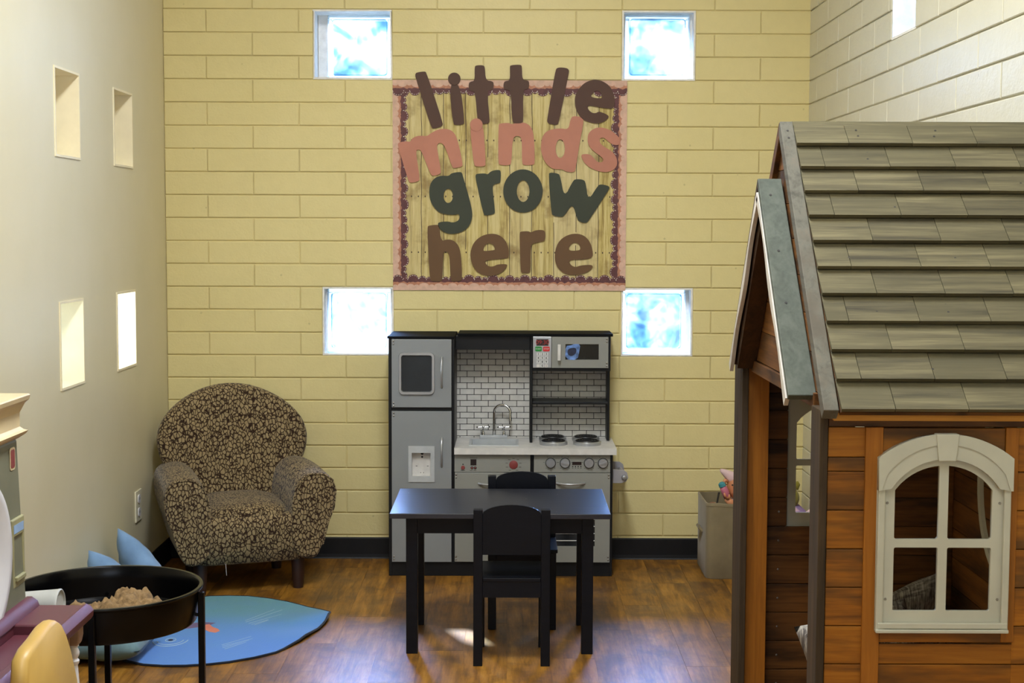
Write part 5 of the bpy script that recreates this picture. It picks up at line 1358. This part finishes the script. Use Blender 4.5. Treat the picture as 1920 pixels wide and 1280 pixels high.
for y in (3.462, 2.52):
    lc = obj('leg_capital', MB().loft([rect_ring(-1.029-q, -1.029+q, y-q, y+q, z) for z, q in ((0.497, 0.012), (0.504, 0.016), (0.520, 0.019), (0.552, 0.019))]), 'taupe', TK, bevel=0.003, label='taupe block at the top of the leg')
    obj('scroll', MB().tube([(-1.0105, y+0.009*(1-t_/14)*math.cos(t_*0.9), 0.533+0.012*(1-t_/14)*math.sin(t_*0.9)) for t_ in range(13)], 0.0014, 6), 'taupe', lc)
    obj('scroll', MB().tube([(-1.029+0.009*(1-t_/14)*math.cos(t_*0.9), y-0.0185, 0.533+0.012*(1-t_/14)*math.sin(t_*0.9)) for t_ in range(13)], 0.0014, 6), 'taupe', lc)
    obj('turned_leg', MB().lathe((-1.029, y, 0), [(0.015, 0), (0.016, 0.01), (0.013, 0.03), (0.0165, 0.05), (0.0175, 0.20), (0.0125, 0.40), (0.009, 0.449), (0.0125, 0.454), (0.0130, 0.460), (0.009, 0.466), (0.0125, 0.472), (0.0135, 0.480), (0.011, 0.488), (0.0085, 0.492), (0.0125, 0.495), (0.012, 0.498)], 20), 'whitepl', TK, smooth=True, label='white turned leg')
obj('back_panel', MB().box(-1.50, -1.485, 2.5, 3.44, 0, 0.566), 'whitepl', TK)
obj('lower_cabinet', MB().box(-1.485, -1.10, 2.6, 3.36, 0.0, 0.40), 'whitepl', TK, bevel=0.01)
fx = -1.1555
obj('sticker', MB().prism(rrect(3.435, 3.470, 0.915, 0.968, 0.008), fx-0.006, fx-0.0045, 'x'), 'beige', TK)
obj('sticker_print', MB().prism(rrect(3.439, 3.466, 0.920, 0.963, 0.006), fx-0.0045, fx-0.0038, 'x'), 'redknob', TK)
df = MB()
for a, b, c, d in wall_core(3.415, 3.500, 0.640, 0.802, [(3.428, 3.490, 0.662, 0.760)]): df.box(fx-0.006, fx+0.004, a, b, c, d)
bmesh.ops.remove_doubles(df.bm, verts=df.bm.verts[:], dist=1e-6)
dfo = obj('dispenser_frame', df, 'olive2', TK, bevel=0.003)
obj('dispenser_recess', MB().box(fx-0.004, fx-0.0015, 3.426, 3.492, 0.660, 0.762), 'olive2', dfo)
obj('dispenser_label', MB().box(fx+0.004, fx+0.0048, 3.424, 3.492, 0.768, 0.788), 'cush_blue', dfo)
obj('dispenser_lip', MB().box(fx+0.000, fx+0.010, 3.428, 3.490, 0.655, 0.666), 'olive2', dfo, bevel=0.002)
obj('round_door', MB().lathe((fx+0.001, 3.20, 0.745), [(0.192, 0), (0.194, 0.006), (0.186, 0.012), (0.165, 0.013), (0.155, 0.008), (0.001, 0.007)], 48, 'x'), 'whitepl', TK, smooth=True, label='white round door')

# ================================================================== YELLOW CHAIR
YC = thing('plastic_chair', 'yellow moulded plastic child chair at the lower left, pushed up to the toy kitchen', 'chair', (-1.08, 3.02, 0))
Pb = [(2.850, 0.32), (3.205, 0.32), (3.202, 0.42), (3.190, 0.50), (3.150, 0.58), (3.118, 0.625), (3.092, 0.650), (3.062, 0.664), (3.020, 0.665), (2.965, 0.656), (2.905, 0.650), (2.865, 0.636), (2.852, 0.595), (2.856, 0.50), (2.850, 0.42)]
cyb, czb = 3.03, 0.5
rings = []
for dx, k in ((-0.036, 0.93), (-0.030, 0.98), (-0.018, 1.0), (-0.006, 0.985), (0.0, 0.94)):
    rings.append([(-0.935+dx - 0.06*(z-0.32)*0.35 + 0.25*(y-cyb)**2*0.0, cyb+(y-cyb)*k, czb+(z-czb)*(1-(1-k)*0.7)) for y, z in Pb])
obj('backrest', MB().loft(rings), 'yellowpl', YC, smooth='all')
rings = []
for z, k in ((0.285, 0.93), (0.290, 0.99), (0.302, 1.0), (0.312, 0.97)):
    rings.append([(-1.105+(x+1.105)*k, 3.03+(y-3.03)*k, z) for x, y in rrect(-1.275, -0.945, 2.86, 3.20, 0.05, 4)])
obj('seat', MB().loft(rings), 'yellowpl', YC, smooth=True)
for sx_ in (-1, 1):
    for sy_ in (-1, 1):
        x, y = -1.11+sx_*0.13, 3.03+sy_*0.135
        obj('leg', MB().tube([(x+sx_*0.03, y+sy_*0.02, 0), (x, y, 0.288)], [0.014, 0.018], 12), 'yellowpl', YC, smooth=True)

# ================================================================== CANVAS BINS AND TOYS BEHIND THE PLAYHOUSE
def bin_(name, label, x0, x1, y0, y1, h, strap=True, group=None):
    b = thing(name, label, 'bin', ((x0+x1)/2, (y0+y1)/2, 0), group)
    P0 = rrect(x0, x1, y0, y1, 0.035, 5); cx, cy = (x0+x1)/2, (y0+y1)/2
    rings = []
    for z, k in ((0.0, 0.985), (0.004, 1.0), (h*0.5, 0.998), (h-0.014, 1.0), (h-0.013, 1.008), (h-0.002, 1.008), (h, 1.0), (h, 0.965), (h-0.02, 0.955), (0.012, 0.95)):
        rings.append([(cx+(x-cx)*k, cy+(y-cy)*k, z + (0.006*math.sin(x*23+y*9) if z > h-0.03 else 0)) for x, y in P0])
    m = MB().loft(rings); obj('body', m, 'bin', b, smooth=True)
    if strap: obj('strap', MB().tube([(x0+0.002, y0+0.13, h*0.56), (x0-0.012, y0+0.135, h*0.60), (x0-0.016, y0+0.17, h*0.62), (x0-0.012, y0+0.205, h*0.60), (x0+0.002, y0+0.21, h*0.56)], 0.007, 8), 'bin', b, smooth=True)
    return b
bin_('canvas_bin', 'taupe canvas toy bin with a doll inside against the yellow wall', 0.836, 1.085, 6.255, 6.58, 0.322)
DL = thing('doll', 'baby doll with pale cap lying in the canvas bin', 'doll', (0.985, 6.40, 0.30))
hd = obj('head', MB().loft([[Vector((0.992, 6.40, 0.372)) + Vector((math.cos(a)*math.cos(b)*0.052, math.sin(a)*math.cos(b)*0.05, math.sin(b)*0.056)) for a in [2*PI*i/24 for i in range(24)]] for b in [-PI/2+0.02+(PI-0.04)*j/12 for j in range(13)]]), 'skin', DL, smooth='all')
obj('ear', MB().tube([(0.942, 6.385, 0.398), (0.930, 6.380, 0.405), (0.926, 6.38, 0.394), (0.934, 6.385, 0.383)], [0.006, 0.008, 0.008, 0.005], 8), 'skin', hd, smooth='all')
obj('nose', MB().lathe((0.972, 6.35, 0.372), [(0.006, 0), (0.005, -0.004), (0.001, -0.007)], 10, 'y'), 'skin', hd, smooth='all')
for x in (0.958, 0.99): obj('eye', MB().lathe((x, 6.352, 0.388), [(0.004, 0), (0.002, -0.002)], 10, 'y'), 'ink', hd)
obj('mouth', MB().box(0.966, 0.98, 6.348, 6.352, 0.356, 0.359), 'hotpink', hd)
obj('cap', MB().tube([(0.912, 6.395, 0.447), (0.928, 6.40, 0.437), (0.955, 6.40, 0.418), (0.982, 6.40, 0.402)], [0.006, 0.014, 0.024, 0.034], 14), 'pink', DL, smooth='all')
m = MB().tube([(0.966, 6.335, 0.300), (0.945, 6.330, 0.318), (0.930, 6.328, 0.334)], [0.017, 0.015, 0.012], 12)
for k in range(4): m.tube([(0.930, 6.325+0.007*(k-1.5), 0.334), (0.921+0.001*k, 6.322+0.008*(k-1.5), 0.350-0.002*abs(k-1)), (0.917+0.001*k, 6.318+0.008*(k-1.5), 0.360-0.003*abs(k-1))], [0.0045, 0.004, 0.003], 8)
m.tube([(0.934, 6.317, 0.332), (0.940, 6.312, 0.346), (0.938, 6.312, 0.354)], [0.005, 0.0045, 0.0035], 8)
obj('arm', m, 'skin', DL, smooth='all')
obj('sleeve', MB().tube([(0.995, 6.345, 0.275), (0.972, 6.337, 0.297), (0.960, 6.335, 0.306)], [0.030, 0.024, 0.020], 14), 'pink', DL, smooth='all')
obj('torso', MB().tube([(1.00, 6.42, 0.12), (1.0, 6.41, 0.24), (0.995, 6.40, 0.315), (0.992, 6.40, 0.33)], [0.05, 0.06, 0.045, 0.02], 16), 'pink', DL, smooth='all')
BT = thing('doll_bottle', 'pink toy bottle with teal cap held by the doll', 'toy bottle', (0.925, 6.36, 0.34))
obj('bottle', MB().tube([(0.944, 6.365, 0.318), (0.930, 6.365, 0.355), (0.921, 6.365, 0.374), (0.918, 6.365, 0.381)], [0.014, 0.016, 0.016, 0.011], 16), 'hotpink', BT, smooth='all')
obj('bottle_cap', MB().tube([(0.918, 6.365, 0.380), (0.913, 6.365, 0.393), (0.911, 6.365, 0.399)], [0.016, 0.015, 0.006], 16), 'teal', BT, smooth=True)
o = obj('toy_rod', MB().tube([(0.875, 6.36, 0.20), (0.902, 6.36, 0.355)], 0.004, 8), 'screw_dark', smooth=True); tag(o, 'thin dark toy rod standing in the canvas bin beside the doll', 'toy')
o = obj('plush_toy', MB().loft([[Vector((0.885, 6.42, 0.262)) + Vector((math.cos(a)*math.cos(b)*0.035, math.sin(a)*math.cos(b)*0.05, math.sin(b)*0.040)) for a in [2*PI*i/18 for i in range(18)]] for b in [-PI/2+0.02+(PI-0.04)*j/9 for j in range(10)]]), 'brownpl', smooth='all'); tag(o, 'brown plush toy low in the left of the canvas bin', 'plush toy')
bin_('canvas_bin', 'small canvas bin in the right corner, seen through the rear playhouse window', 1.105, 1.300, 6.22, 6.56, 0.215, strap=False)
o = obj('doll_blanket', MB().loft([[(1.20+(x-1.20)*k, 6.39+(y-6.39)*k, z) for x, y in rrect(1.118, 1.288, 6.235, 6.545, 0.03, 4)] for z, k in ((0.20, 0.9), (0.235, 0.97), (0.262, 0.96), (0.278, 0.85), (0.283, 0.4))]), 'stripes', smooth='all'); tag(o, 'lilac and pink striped doll blanket heaped in the right corner bin', 'blanket')
o = obj('pink_strap', MB().tube([(1.225, 6.225, 0.262), (1.242, 6.215, 0.282), (1.268, 6.215, 0.300), (1.298, 6.225, 0.306)], [0.006, 0.008, 0.012, 0.014], 12), 'pink', smooth='all'); tag(o, 'pale pink strap lying over the striped blanket', 'strap')
TP = thing('plush_animal', 'olive plush animal with red nose behind the striped blanket', 'plush toy', (1.235, 6.47, 0.28))
obj('body', MB().loft([[Vector((1.232, 6.46, 0.315)) + Vector((math.cos(a)*math.cos(b)*0.036, math.sin(a)*math.cos(b)*0.04, math.sin(b)*0.044)) for a in [2*PI*i/18 for i in range(18)]] for b in [-PI/2+0.02+(PI-0.04)*j/9 for j in range(10)]]), 'toyolive', TP, smooth='all')
obj('nose', MB().loft([[Vector((1.228, 6.44, 0.372)) + Vector((math.cos(a)*math.cos(b)*0.018, math.sin(a)*math.cos(b)*0.018, math.sin(b)*0.020)) for a in [2*PI*i/14 for i in range(14)]] for b in [-PI/2+0.02+(PI-0.04)*j/7 for j in range(8)]]), 'toyred', TP, smooth='all')
for dx in (-0.02, 0.02): obj('ear', MB().tube([(1.235+dx, 6.47, 0.35), (1.237+dx*1.3, 6.475, 0.372), (1.237+dx*1.2, 6.475, 0.385)], [0.010, 0.011, 0.004], 10), 'toyolive', TP, smooth='all')
